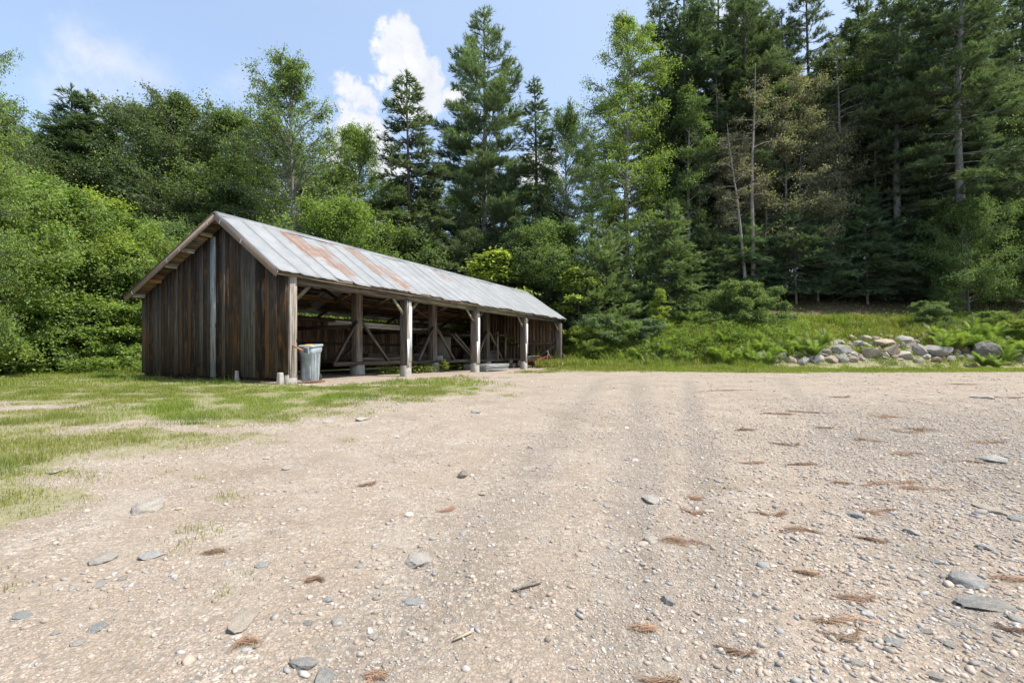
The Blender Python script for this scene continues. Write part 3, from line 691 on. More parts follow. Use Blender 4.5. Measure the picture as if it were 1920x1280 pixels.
# ---- objects in and around the shed
def rollout_bin():
    x, y = loc2w(.66, -.02)
    t = thing('wheeled_bin', 'light blue grey wheeled rubbish bin standing open beside the front corner post', 'bin', (x, y, gz1(x, y) + .0), R(-14)); t.scale = (.73, .73, 1.2)
    prof = [(0, .03), (.205, .03), (.225, .05), (.262, .68), (.285, .70), (.285, .735)]
    V, Q = lathe(prof, 40, 5); V = np.array(V); V[:, 1] *= 1.12
    V[:, 2] += (V[:, 1] * .10) * (V[:, 2] > .6)
    body = link('body', mesh_np('body', V, quads=Q, smooth=True), M['bin'], t)
    md = body.modifiers.new('thick', 'SOLIDIFY'); md.thickness = .008
    V, Q = lathe([(.262, .80), (.315, .80), (.325, .82), (.32, .845), (.30, .85), (.262, .835), (.262, .80)], 40, 6); V = np.array(V); V[:, 1] *= 1.12; V[:, 2] += V[:, 1] * .06
    link('rim', mesh_np('rim', V, quads=Q, smooth=True), M['bin'], t)
    V, Q = lathe([(.266, .66), (.292, .70), (.296, .80), (.266, .81), (.262, .66)], 40, 5.5); V = np.array(V); V[:, 1] *= 1.12; V[:, 2] += V[:, 1] * .08
    link('collar', mesh_np('collar', V, quads=Q, smooth=True), M['bin'], t)
    mb = MB(); mb.box((-.03, -.375, .63), (.20, -.325, .80)); h = mb.build('handle', M['bin'], t, bevel=.015)
    mb = MB(); mb.box((.005, -.382, .665), (.165, -.374, .775)); mb.build('grip_recess', M['bin_dark'], h, bevel=.004)
    mb = MB(); mb.box((-.20, -.272, .10), (-.05, -.246, .60)); mb.build('front_panel', M['bin'], body, bevel=.02); mb = MB(); mb.box((.02, -.272, .10), (.19, -.246, .56)); mb.build('front_panel', M['bin'], body, bevel=.02)
    for a in (-1, 1):
        for b in (-.1, .1): mb = MB(); mb.beam((a * .235, b, .06), (a * .275, b, .64), .025, .05, up=(0, 1, 0)); mb.build('side_rib', M['bin'], body, bevel=.006)
    for a in (-1, 1):
        V, Q = lathe([(0, -.025), (.07, -.025), (.1, -.02), (.1, .02), (.07, .025), (0, .025)], 20); V = np.array(V)[:, [2, 0, 1]] + (a * .2, .27, .10)
        link('wheel', mesh_np('wheel', V, quads=Q, smooth=False), M['rubber'], t)
    mb = MB()
    return t, x, y
bt, bx_, by_ = rollout_bin()
def lump(n, seed, flat=.6, amp=.3, sub=2):
    import bmesh
    bm = bmesh.new(); bmesh.ops.create_icosphere(bm, subdivisions=sub, radius=1); r = np.random.default_rng(seed)
    V = np.array([v.co[:] for v in bm.verts]); F = np.array([[v.index for v in f.verts] for f in bm.faces]); bm.free()
    cuts = r.normal(size=(9, 3)); cuts /= np.linalg.norm(cuts, axis=1)[:, None]
    for c in cuts:
        d = V @ c; lim = r.uniform(.55, .9); k = np.clip(d - lim, 0, None); V = V - .85 * k[:, None] * c
    f = 1 + amp * (fbm(V[:, 0] * 1.6 + 9 * seed, V[:, 1] * 1.6 + V[:, 2] * 1.3, seed) - .5) + amp * .35 * (fbm(V[:, 0] * 5 + seed, V[:, 1] * 5 + V[:, 2] * 4, seed + 3) - .5)
    V = V * f[:, None] * (1, 1, flat); return V, F
V, F = lump(0, 5, .6, .5); V = V * (.2, .2, .12)
o = link('rubbish_bag', mesh_np('rubbish_bag', V, tris=F, smooth=True), M['yellow']); o.location = (bx_ - .03, by_ - .08, gz1(bx_, by_) + .97); tag(o, 'crumpled yellow and orange bag filling the open bin', 'bag')
mb = MB(); mb.beam((-.02, -.05, 1.0), (.28, -.16, .87), .035, .04); hz_ = mb.build('wooden_peg', M['orange']); x, y = loc2w(.15, -.02); hz_.location = (x, y, 0); tag(hz_, 'short orange wooden stick poking from the corner post above the bin', 'stick')
# coiled spring strip between post and bin
tb = TB(); pts = [(.02 * math.cos(a), .02 * math.sin(a), .08 + a * .0032) for a in np.arange(0, 200, .8)]; tb.add(pts, [.005] * len(pts), 4)
sp_ = link('coil_spring', tb.mesh('coil_spring'), M['rubber']); x, y = loc2w(.33, -.05); sp_.location = (x, y, 0); tag(sp_, 'thin black coil hanging between corner post and bin', 'spring')
mb = MB(); mb.beam((-.24, -.05, .035), (.22, .05, .06), .12, .05, wood_tint('orange')); o = mb.build('timber_offcut', M['brick'], bevel=.006); x, y = gp(592, 719); o.location = (x, y, gz1(x, y)); tag(o, 'reddish timber offcut lying on the gravel in front of the bin', 'offcut')
# white gutter lengths on the tie beams
for k, (dv, dz, u0, u1, lb) in enumerate(((0, 0, 4.7, 10.9, 'lowest and nearest long white vinyl strip stored across the shed tie beams'), (.16, .075, 4.85, 11.0, 'middle long white vinyl strip laid on the lowest one across the tie beams'), (.05, .15, 5.1, 9.6, 'short white vinyl strip on top of the long ones on the tie beams'))):
    mb = MB(); z = 1.87 + dz
    mb.box((u0, 3.9 + dv, z - .015), (u1, 4.16 + dv, z)); mb.box((u0, 3.895 + dv, z + .001), (u1, 3.905 + dv, z + .05)); mb.box((u0, 3.90 + dv, z + .051), (u1, 3.99 + dv, z + .056))
    o = mb.build('vinyl_strip', M['white_vinyl']); o.location = (BP[0], BP[1], 0); o.rotation_euler = (0, 0, BA); tag(o, lb, 'siding strip', 'white strips stored in the shed')
# plywood sheet, leaning planks, door frame, lumber, wheelbarrow etc
mb = MB(); mb.hexa([(-.6, 0, 0), (.6, 0, 0), (.6, .02, 0), (-.6, .02, 0), (-.55, .3, 1.25), (.6, .3, 1.2), (.6, .32, 1.2), (-.55, .32, 1.25)], (.4, .35, .3)); o = mb.build('plywood_sheet', M['ply']); x, y = loc2w(13.0, 4.8); o.location = (x, y, .48); o.rotation_euler = (0, 0, R(4)); tag(o, 'pale plywood sheet leaning in the dark middle bay', 'plywood')
for k, (u, v, a) in enumerate(((11.0, 1.95, 0), (11.25, 1.9, .03))):
    mb = MB(); mb.beam((-1.3, 0, 1.7), (0.6, 0, .52), .04, .13, wood_tint('post'), up=(0, 1, 0)); o = mb.build('plank', M['wood_clean']); x, y = loc2w(u + .2, v - .05); o.location = (x, y, 0); o.rotation_euler = (0, 0, BA); tag(o, ('left' if k == 0 else 'right') + ' one of two pale planks leaning beside the second middle post', 'plank', 'planks leaning in the middle bay')
fr = shed_thing('door_frame', 'bare timber door frame standing near the fourth front post', 'frame', 14.9, 2.0, .45)
mb = MB(); mb.box((-.45, 0, 0), (-.35, .08, 1.5), wood_tint('post')); mb.build('jamb', M['wood_clean'], fr)
mb = MB(); mb.box((.45, 0, 0), (.55, .08, 1.4), wood_tint('post')); mb.build('jamb', M['wood_clean'], fr)
mb = MB(); mb.box((-.5, -.01, 1.28), (.7, .07, 1.37), wood_tint('orange')); mb.build('crosspiece', M['wood_clean'], fr)
def stack(name, label, cat, u, v, z, n, Ls, wd, th, mat, kind, rz=0):
    t = shed_thing(name, label, cat, u, v, z, rz)
    for k in range(n):
        mb = MB(); q = random.uniform(-.06, .06); mb.box((-Ls / 2 + q, -wd * .5 + random.uniform(-.03, .03), k * th), (Ls / 2 + q * 2, wd * .5, k * th + th - .004), wood_tint(kind)); mb.build('board', M[mat], t, bevel=.004)
    return t
stack('lumber_stack', 'weathered white boards stacked low between third and fourth front posts', 'lumber stack', 10.9, .35, .03, 5, 2.6, .7, .055, 'wood_clean', 'pale', R(6))
stack('lumber_stack', 'dark boards stacked on the storage deck in the second bay', 'lumber stack', 9.8, 5.2, .48, 6, 4.0, .8, .05, 'wood', 'beam', R(-3))
stack('lumber_stack', 'brown boards piled on the storage deck near the far wall', 'lumber stack', 16.4, 4.2, .48, 7, 2.6, 1.2, .07, 'wood', 'post', R(8))
stack('lumber_stack', 'low stack of planks on the floor in the first bay shadows', 'lumber stack', 7.0, 3.6, .48, 3, 3.6, .9, .05, 'wood', 'inner', R(2))
# short concrete-like block behind the grass
o = None
mb = MB(); mb.box((-.5, -.2, 0), (.5, .2, .26)); o = mb.build('stone_block', M['concrete'], bevel=.02); x, y = loc2w(11.9, 2.0); o.location = (x, y, 0); o.rotation_euler = (0, 0, BA); tag(o, 'pale concrete block lying under the bottom rail behind grass', 'block')
mb = MB(); mb.box((-.15, -.12, 0), (.15, .12, .2)); o = mb.build('small_box', M['white_vinyl'], bevel=.01); x, y = loc2w(10.4, 2.9); o.location = (x, y, .48); tag(o, 'small pale box on the storage deck beside the second middle post', 'box')
# wheelbarrow
wb = shed_thing('wheelbarrow', 'red handled wheelbarrow parked inside the last bay', 'wheelbarrow', 16.3, .9, 0, R(150))
V, Q = lathe([(0, .35), (.22, .35), (.40, .62), (.42, .63)], 20, 2); V = np.array(V) * (1.4, .85, 1); o = link('tray', mesh_np('tray', V, quads=Q, smooth=True), M['steel'], wb); o.modifiers.new('t', 'SOLIDIFY').thickness = .01
for a in (-1, 1):
    mb = MB(); mb.beam((.72, a * .08, .2), (-.95, a * .32, .62), .04, .045); mb.build('handle', M['red'], wb)
    mb = MB(); mb.beam((-.3, a * .24, .0), (-.1, a * .2, .42), .03, .03); mb.build('leg', M['red'], wb); mb = MB(); mb.beam((-.3, a * .24, .0), (-.5, a * .26, .5), .03, .03); mb.build('leg', M['red'], wb)
V, Q = lathe([(0, -.03), (.1, -.03), (.17, -.045), (.2, -.02), (.2, .02), (.17, .045), (.1, .03), (0, .03)], 22); V = np.array(V)[:, [0, 2, 1]] + (.72, 0, .2); link('wheel', mesh_np('wheel', V, quads=Q, smooth=True), M['rubber'], wb)
for k, (u0, u1, z0, lb) in enumerate(((17.4, 16.7, .9, 'thin pole leaning right towards the last front post'), (17.2, 17.9, .95, 'thin pole leaning left of the last front post'))):
    mb = MB(); mb.beam((u0, .3, z0), (u1, .1, 0), .045, .045, wood_tint('post')); o = mb.build('pole', M['wood_clean']); o.location = (BP[0], BP[1], 0); o.rotation_euler = (0, 0, BA); tag(o, lb, 'pole')
V, Q = lathe([(0, 0), (.26, 0), (.3, .05), (.26, .2), (.1, .28), (0, .29)], 20); o = link('round_cap', mesh_np('round_cap', V, quads=Q, smooth=True), M['concrete']); x, y = gp(1054, 689); o.location = (x, y, gz1(x, y)); tag(o, 'low rounded concrete cap on the grass beside the last front post', 'concrete cap')
# firewood rounds
for k, (u, v, z, r) in enumerate(((15.6, 1.6, .12, .13), (15.5, 1.95, .12, .12), (15.55, 1.78, .34, .11))):
    V, Q = lathe([(0, -.25), (r, -.25), (r, .25), (0, .25)], 12); V = np.array(V)[:, [2, 0, 1]]; o = link('firewood_log', mesh_np('firewood_log', V, quads=Q), M['bark_grey']); x, y = loc2w(u, v); o.location = (x, y, z); o.rotation_euler = (0, 0, BA + .2 * k); tag(o, ['nearer bottom log of the small firewood pile behind the fourth post', 'farther bottom log of the small firewood pile behind the fourth post', 'top log resting on the small firewood pile behind the fourth post'][k], 'log', 'firewood logs')

# ------------------------------------------------------------------ vegetation generators
def norm(a): return a / np.maximum(np.linalg.norm(a, axis=-1, keepdims=True), 1e-9)
def inst(TV, TF, pos, ax, up, sc, tint):
    """instance template (x along ax, z along up) -> V, F, T"""
    ax = norm(ax); sd = norm(np.cross(up, ax)); u2 = np.cross(ax, sd); n = len(pos); k = len(TV)
    sc = np.asarray(sc, float); sc = sc[:, None] if sc.ndim == 1 else sc
    if sc.shape[1] == 1: sc = np.repeat(sc, 3, 1)
    V = pos[:, None, :] + (TV[None, :, 0, None] * sc[:, None, 0:1]) * ax[:, None, :] + (TV[None, :, 1, None] * sc[:, None, 1:2]) * sd[:, None, :] + (TV[None, :, 2, None] * sc[:, None, 2:3]) * u2[:, None, :]
    F = (TF[None] + (np.arange(n) * k)[:, None, None]).reshape(-1, TF.shape[1])
    return V.reshape(-1, 3), F, np.repeat(tint, k, 0)
LEAF_V = np.array([(0, 0, 0), (.5, -.30, -.02), (1, 0, -.10), (.5, .30, -.02)]); LEAF_Q = np.array([(0, 1, 2, 3)])
def spray_tpl(nb, spread, wd, seed, flat=1.0):
    r = np.random.default_rng(seed); V = []; F = []
    for i in range(nb):
        t0 = r.uniform(-.1, .55); a = r.uniform(-spread, spread); e = r.uniform(-spread, spread) * flat; L_ = r.uniform(.55, 1.)
        d = np.array([math.cos(a) * math.cos(e), math.sin(a) * math.cos(e), math.sin(e)]); b = np.array([t0, 0, 0])
        s = np.array([-math.sin(a), math.cos(a), r.uniform(-.6, .6)]); s /= np.linalg.norm(s)
        V += [b - s * wd, b + s * wd, b + d * L_]; F.append((3 * i, 3 * i + 1, 3 * i + 2))
    return np.array(V), np.array(F)
def ltint(r, n, amp=.25, warm=.12):
    b = r.normal(1, amp, n).clip(.45, 1.8); w_ = r.normal(0, warm, n)
    return np.stack([b * (1 + w_), b, b * (1 - w_ * .6)], 1)
def conifer(name, H, R_, cb, nwh, per, rise, droop, tuft, spr, wd, seed, shape=1.0, irr=.25, trunk_r=None, dens=1., matn='needle_dark', bark='bark_dark', lean=0., clump=0., nb=6, flat=.6, dead=True, topsharp=.7):
    r = np.random.default_rng(seed); tb = TB(); tr0 = trunk_r or H * .011
    zz = np.linspace(-.4, H, 12); cx = lean * zz / H * H + .12 * np.sin(zz * .25 + seed); cy = .10 * np.cos(zz * .21 + seed)
    tb.add(np.stack([cx, cy, zz], 1), tr0 * (1 - .93 * np.clip(zz / H, 0, 1)) + .012, 9)
    P = []; A = []; U = []; S = []; BT = []
    zb = H * cb
    for wi in range(nwh):
        t = (wi + r.uniform(-.3, .3)) / nwh; t = min(max(t, 0), 1); z0 = zb + (H - zb) * t
        prof = (1 - t) ** topsharp * shape + (1 - shape) * math.sin(math.pi * min(1, t * .9 + .12))
        if t < .12: prof *= .6 + t * 3.3
        for k in range(per):
            if r.random() < irr * .45: continue
            az = r.uniform(0, 6.283); Lb = R_ * max(prof, .06) * r.uniform(1 - irr * 1.6, 1 + irr * .5) + .18
            d = np.array([math.cos(az), math.sin(az)]); base = np.array([np.interp(z0, zz, cx), np.interp(z0, zz, cy), z0])
            rs = rise + (t - .4) * .8 + r.uniform(-.12, .12)
            s = np.linspace(0, 1, 7); bz = Lb * (rs * s + droop * s * s)
            bp = np.stack([base[0] + d[0] * Lb * s, base[1] + d[1] * Lb * s, base[2] + bz], 1) + r.normal(0, .02 * Lb, (7, 3)) * s[:, None]
            tb.add(bp, (max(.012, .014 * Lb)) * (1 - .85 * s) + .004, 4)
            nt_ = int(max(4, Lb * 6.5 * dens)); st = np.sort(r.uniform(.12 if clump < .5 else .35, 1, nt_) ** .85)
            bc = r.normal(1, .16)
            for q in st:
                pb = np.array([np.interp(q, s, bp[:, i]) for i in range(3)]); side = 1 if r.random() < .5 else -1
                tl = min(Lb * .42 * (1.15 - q) + .16, 1.5) * r.uniform(.6, 1.15); ang = az + side * r.uniform(.5, 1.15)
                td = np.array([math.cos(ang), math.sin(ang), rs * .5 + droop * .7 + r.uniform(-.1, .22)]); td /= np.linalg.norm(td)
                m = int(max(1, tl / tuft * 1.7 * dens)); qs = (np.arange(m) + r.uniform(0, 1, m)) / m * tl
                pos = pb + td * qs[:, None] + r.normal(0, tuft * .16, (m, 3))
                P.append(pos); A.append(td + r.normal(0, .28, (m, 3)) + np.array([0, 0, .1 + clump * .35])); S.append(tuft * r.uniform(.75, 1.25, m)); BT.append(np.full(m, bc))
            m = max(2, int(Lb * 3 * dens)); qs = r.uniform(.25, 1, m); pos = np.stack([np.interp(qs, s, bp[:, i]) for i in range(3)], 1)
            P.append(pos); A.append(np.array([d[0], d[1], .15]) + r.normal(0, .3, (m, 3))); S.append(tuft * r.uniform(.8, 1.2, m)); BT.append(np.full(m, bc))
    # leader
    m = 8; P.append(np.stack([np.full(m, cx[-1]), np.full(m, cy[-1]), H - r.uniform(0, .8, m)], 1)); A.append(np.tile([0, 0, 1.], (m, 1)) + r.normal(0, .4, (m, 3))); S.append(np.full(m, tuft)); BT.append(np.ones(m))
    P = np.concatenate(P); A = np.concatenate(A); S = np.concatenate(S); BT = np.concatenate(BT)
    up = np.array([0, 0, 1.]) + r.normal(0, .35, (len(P), 3))
    Vs = []; Fs = []; Ts = []; off = 0; tt = ltint(r, len(P), .18, .08) * BT[:, None]; ch = r.integers(0, 3, len(P))
    for c in range(3):
        TV, TF = spray_tpl(nb, spr, wd, seed * 7 + c, flat); k = ch == c; V, F, T = inst(TV, TF, P[k], A[k], up[k], S[k], tt[k]); Vs.append(V); Fs.append(F + off); Ts.append(T); off += len(V)
    if dead and cb > .12:
        for k in range(int(24 * (cb + .2))):
            z0 = r.uniform(H * .10, zb + .1 * H); az = r.uniform(0, 6.28); Lb = r.uniform(.4, 1) * R_ * .6; s = np.linspace(0, 1, 4)
            bp = np.stack([np.interp(z0, zz, cx) + math.cos(az) * Lb * s, np.interp(z0, zz, cy) + math.sin(az) * Lb * s, z0 + Lb * (.1 * s - .25 * s * s)], 1); tb.add(bp, .018 * (1 - .8 * s) + .003, 3)
    cm_ = mesh_np(name + '_crown', np.concatenate(Vs), tris=np.concatenate(Fs), tint=np.concatenate(Ts)); tm = tb.mesh(name + '_trunk')
    cm_.materials.append(M[matn]); tm.materials.append(M[bark]); return dict(crown=cm_, trunk=tm, H=H, n=len(P))
def decid(name, H, R_, cb, nl, leaf, ncl, per, seed, matn='leaf_mid', bark='bark_grey', up=.9, stems=1, trunk_r=None, clr=.55, flatc=.45, bare=0., shape='oval', lean=0., droop=0.):
    r = np.random.default_rng(seed); tb = TB(); C = []; CD = []
    tr0 = (trunk_r or H * .012)
    for sidx in range(stems):
        a0 = r.uniform(0, 6.28); sp = 0 if stems == 1 else r.uniform(.15, .5) * R_
        zz = np.linspace(-.3, H * (1 if sidx == 0 else r.uniform(.7, .95)), 9); q = np.clip(zz / H, 0, 1)
        cx = math.cos(a0) * sp * q ** .8 + lean * q * H + .15 * np.sin(zz * .4 + a0) * q; cy = math.sin(a0) * sp * q ** .8 + .15 * np.cos(zz * .4 + a0) * q
        tb.add(np.stack([cx, cy, zz], 1), tr0 / math.sqrt(stems) * (1 - .93 * q) + .006, 8)
        for k in range(max(3, nl // stems)):
            t = (k + r.uniform(0, 1)) / max(3, nl // stems); z0 = H * (cb + (.95 - cb) * t); 
            if z0 > zz[-1]: continue
            if shape == 'oval': pf = math.sin(math.pi * min(1, (t * .8 + .2))) ** .7
            elif shape == 'cone': pf = (1 - t) ** .8 + .08
            elif shape == 'dome': pf = math.sqrt(max(.02, 1 - t * t))
            else: pf = .55 + .45 * math.sin(t * 9 + seed)
            Lb = R_ * pf * r.uniform(.65, 1.15); az = r.uniform(0, 6.28); el = up * (.5 + .6 * t) + r.uniform(-.15, .15); Lb = min(Lb, (H * 1.03 - z0) * r.uniform(.75, 1.1) / (math.tan(min(max(el, .1), 1.25)) * .8))
            s = np.linspace(0, 1, 6); b = np.array([np.interp(z0, zz, cx), np.interp(z0, zz, cy), z0])
            bp = b + np.stack([math.cos(az) * Lb * s, math.sin(az) * Lb * s, Lb * (math.tan(min(el, 1.25)) * s * .8 - (.25 + droop) * s * s)], 1) + r.normal(0, .035 * Lb, (6, 3)) * s[:, None]
            bp[:, 2] = np.minimum(bp[:, 2], H * 1.0)
            tb.add(bp, tr0 * .32 * (1 - .85 * s) * (.4 + .6 * (1 - t)) + .006, 5)
            nsub = max(3, int(ncl / max(3, nl)))
            for j in range(nsub):
                q0 = r.uniform(.25, 1) ** .8; p0 = np.array([np.interp(q0, s, bp[:, i]) for i in range(3)])
                a2 = az + r.normal(0, .9); l2 = Lb * r.uniform(.12, .5) * (1.25 - q0 * .5) + .22
                p1 = p0 + np.array([math.cos(a2) * l2, math.sin(a2) * l2, l2 * r.uniform(-.1 - droop, .55 * up)]); p1[2] = min(p1[2], H * 1.02)
                tb.add([p0, (p0 + p1) / 2 + r.normal(0, .04 * l2, 3), p1], [tr0 * .08 + .004, tr0 * .05 + .003, .003], 3)
                if r.random() > bare * (2.2 if t > .72 else .5): C.append(p1); CD.append((a2, l2)); C.append((p0 + p1) / 2); CD.append((a2, l2))
        nT = 6
        for j in range(nT):
            if bare < .3: C.append(np.array([cx[-1], cy[-1], zz[-1] - j * .05 * H]) + r.normal(0, .05 * R_, 3)); CD.append((0, .3))
    C = np.array(C); n = len(C); cs = clr * r.uniform(.4, 1.4, n) * (R_ / 3) ** .35; m = int(per)
    idx = np.repeat(np.arange(n), m); rad = r.normal(0, 1, (len(idx), 3)); rad = rad * .55 * r.uniform(.3, 1.35, (len(idx), 1))
    P = C[idx] + rad * cs[idx, None] * np.array([1, 1, flatc]) 
    P[:, 2] -= .25 * cs[idx] * (rad[:, 0] ** 2 + rad[:, 1] ** 2)
    A = rad * np.array([1, 1, .3]) + r.normal(0, .6, (len(idx), 3)) + np.array([0, 0, -.25]); upv = np.array([0, 0, 1.2]) + rad * .6 + r.normal(0, .45, (len(idx), 3)) + np.array([.1, -.15, 0])
    bt_ = r.normal(1, .16, n)[idx]
    P = P + 0
    V, F, T = inst(LEAF_V, LEAF_Q, P, A, upv, leaf * .92 * r.uniform(.65, 1.3, len(P)), ltint(r, len(P), .2, .10) * bt_[:, None])
    V[:, 2] = np.maximum(V[:, 2], .02)
    cm_ = mesh_np(name + '_crown', V, quads=F, tint=T); tm = tb.mesh(name + '_trunk'); cm_.materials.append(M[matn]); tm.materials.append(M[bark])
    return dict(crown=cm_, trunk=tm, H=H, n=len(P))
NREN = {'shrub': ('foliage', 'stems')}
ALL = []
def plant(proto, name, cat, px, Y, top=None, H=None, label=None, group=None, rot=None, wide=1., mat=None, bark=None, dx=0., sink=0., xy=None):
    x = (px - 960) / FOC * Y + dx
    if xy: x, Y = xy
    z = terr1(x, Y) - sink
    if H is None: H = CAMZ + (HOR - top) / FOC * Y - z
    s = H / proto['H']
    r = random.uniform(0, 6.28) if rot is None else rot
    t = thing(name, label, cat, (x, Y, z), r, group)
    t.scale = (s * wide, s * wide, s)
    cn, tn = ('foliage', 'stem') if cat in ('shrub', 'bush') else ('crown', 'trunk')
    for part, nm, mm in (('crown', cn, mat), ('trunk', tn, bark)):
        o = bpy.data.objects.new(nm, proto[part]); col.objects.link(o); o.parent = t
        if mm: o.material_slots[0].link = 'OBJECT'; o.material_slots[0].material = M[mm]
    ALL.append((t, px, Y)); return t
PR = {}
PR['pine_big'] = conifer('pine_big', 28, 5.6, .20, 38, 7, .12, .10, .36, .7, .06, 11, shape=.70, irr=.36, matn='needle_pine', bark='bark_grey', clump=.8, nb=8, flat=1., topsharp=.8, dens=1.5)
PR['pine'] = conifer('pine', 32, 4.4, .34, 32, 6, .12, .02, .36, .7, .07, 12, shape=.5, irr=.45, matn='needle_pine', clump=.7, nb=7, flat=1., dens=1.45)
PR['pine2'] = conifer('pine2', 34, 4.8, .20, 36, 6, .05, .05, .36, .7, .07, 19, shape=.5, irr=.45, matn='needle_dark', clump=.6, nb=7, flat=1., dens=1.4)
PR['spruce'] = conifer('spruce', 17, 3.3, .20, 36, 6, .0, -.16, .33, .55, .08, 13, shape=.92, irr=.36, matn='needle_dark', nb=7, dens=1.45)
PR['spruce2'] = conifer('spruce2', 18, 2.4, .10, 40, 6, -.02, -.14, .32, .55, .08, 14, shape=.95, irr=.38, matn='needle_dark', nb=7, dens=1.5)
PR['spruce3'] = conifer('spruce3', 16, 2.9, .28, 28, 6, .0, -.10, .36, .55, .08, 15, shape=.6, irr=.45, matn='needle_dark', nb=6, dens=1.4)
PR['fir'] = conifer('fir', 6.0, 2.0, .03, 26, 7, .10, -.02, .22, .5, .07, 16, shape=1., irr=.25, matn='needle_blue', nb=7, dens=1.5, dead=False)
PR['fir2'] = conifer('fir2', 4.5, 1.6, .02, 22, 7, .22, .05, .22, .55, .055, 17, shape=.9, irr=.3, matn='needle_young', nb=8, dens=1.6, dead=False, clump=.4)
PR['fir_low'] = conifer('fir_low', 5.0, 2.3, .16, 18, 6, .0, -.05, .26, .5, .07, 18, shape=.85, irr=.35, matn='needle_blue', nb=7, dens=1.35)
PR['poplar'] = decid('poplar', 20, 4.9, .14, 90, .14, 1250, 20, 21, 'leaf_mid', up=1.15, clr=.30, flatc=.9, shape='cone', bare=.0)
PR['tall_decid'] = decid('tall_decid', 21, 3.5, .26, 84, .155, 1150, 28, 22, 'leaf_bright', up=.95, clr=.48, flatc=.6, shape='oval', bare=.2, bark='bark_grey')
PR['decid_a'] = decid('decid_a', 18, 4.6, .10, 80, .155, 1350, 32, 23, 'leaf_mid', up=.85, clr=.5, flatc=.55, shape='dome')
PR['decid_b'] = decid('decid_b', 19, 4.2, .08, 84, .15, 1350, 30, 24, 'leaf_mid', up=1.05, clr=.46, flatc=.65, shape='oval')
PR['decid_c'] = decid('decid_c', 8, 2.9, .05, 64, .125, 1000, 42, 25, 'leaf_bright', up=1.15, clr=.44, flatc=.75, shape='dome', stems=2)
PR['slim'] = decid('slim', 17, 2.1, .22, 44, .14, 560, 28, 26, 'leaf_bright', up=1.0, clr=.40, flatc=.6, shape='oval', bark='bark_pale')
PR['shrub_a'] = decid('shrub_a', 3.2, 1.7, .03, 40, .11, 500, 50, 27, 'leaf_bright', up=.9, clr=.28, flatc=.5, shape='dome', stems=4, trunk_r=.04)
PR['shrub_b'] = decid('shrub_b', 2.2, 1.4, .02, 40, .075, 480, 46, 28, 'leaf_mid', up=1.0, clr=.22, flatc=.6, shape='dome', stems=5, trunk_r=.03)
PR['shrub_c'] = decid('shrub_c', 5.5, 2.4, .03, 58, .12, 900, 42, 29, 'leaf_bright', up=1.15, clr=.36, flatc=.7, shape='dome', stems=3, trunk_r=.06)
PR['sapling'] = decid('sapling', 4.5, 1.1, .15, 22, .12, 180, 34, 30, 'leaf_lime', up=.9, clr=.32, flatc=.4, shape='cone', trunk_r=.03)
PR['trunk_snag'] = decid('trunk_snag', 16, 1.6, .45, 24, .12, 260, 8, 31, 'leaf_olive', up=.6, clr=.5, flatc=.5, bark='bark_pale', trunk_r=.17, bare=.2)
print('protos', {k: v['n'] for k, v in PR.items()})

# ------------------------------------------------------------------ individual trees that can be told apart
T_ = 'tree'
plant(PR['pine_big'], 'pine_tree', T_, 908, 40, top=18, label='tallest soft needled pine towering behind the middle of the shed roof', rot=1.0)
plant(PR['spruce'], 'spruce_tree', T_, 766, 36, top=140, label='dark shaggy spruce left of the tallest pine behind the roof', rot=.4)
plant(PR['spruce2'], 'spruce_tree', T_, 1002, 37, top=148, label='narrow dark pointed spruce just right of the tallest pine', rot=2.2)
plant(PR['tall_decid'], 'broadleaf_tree', T_, 1176, 37, top=22, label='tall bright green broadleaf tree with bare twigs at its top', rot=.5, wide=.8)
plant(PR['slim'], 'birch_tree', T_, 1292, 38, top=150, mat='leaf_mid', wide=.85, label='slim lime green birch with pale stem right of the tall broadleaf', rot=1.5)
plant(PR['poplar'], 'broadleaf_tree', T_, 548, 33, top=112, label='airy green tree with upswept spiky limbs above the left roof', rot=.9)
plant(PR['spruce'], 'cedar_tree', T_, 128, 36, top=165, label='dark evergreen with twin ragged tops left of the sky gap', rot=3.0, wide=1.15)
plant(PR['spruce'], 'cedar_tree', T_, 165, 37, top=173, label='dark evergreen shoulder to shoulder right of the twin topped one', rot=5.0, wide=1.2)
plant(PR['decid_a'], 'broadleaf_tree', T_, 290, 38, top=200, mat='leaf_dark', label='olive green rounded tree behind the gable peak to the left', rot=.3, wide=.95)
plant(PR['decid_b'], 'broadleaf_tree', T_, 348, 36, top=184, mat='leaf_dark', label='dark green twiggy topped tree above the gable peak', rot=2.3)
plant(PR['decid_a'], 'broadleaf_tree', T_, 425, 37, top=208, mat='leaf_mid', label='green round headed tree left of the airy spiky tree', rot=4.3)
plant(PR['decid_b'], 'broadleaf_tree', T_, 672, 38, top=236, mat='leaf_bright', label='bright green tree peeping out left of the shaggy spruce', rot=1.3, wide=.8)
plant(PR['decid_b'], 'broadleaf_tree', T_, 1062, 36, top=205, mat='leaf_mid', label='pale green leafy tree between narrow spruce and tall broadleaf', rot=3.3, wide=.65)
plant(PR['spruce3'], 'conifer_tree', T_, 1285, 41, top=-60, label='dark conifer cut by the top edge behind the slim birch', rot=1.0, wide=.9)
plant(PR['pine2'], 'pine_tree', T_, 1398, 40, top=-60, label='large dark pine leaning out left of the bright sky gap', rot=2.0)
plant(PR['decid_a'], 'broadleaf_tree', T_, 1475, 39, top=150, mat='leaf_olive', label='grey olive leafy tree below the bright sky gap', rot=2.9, wide=.85)
plant(PR['decid_b'], 'broadleaf_tree', T_, 1545, 41, top=205, mat='leaf_olive', label='silvery grey tree right of the grey olive one', rot=1.9, wide=.9)
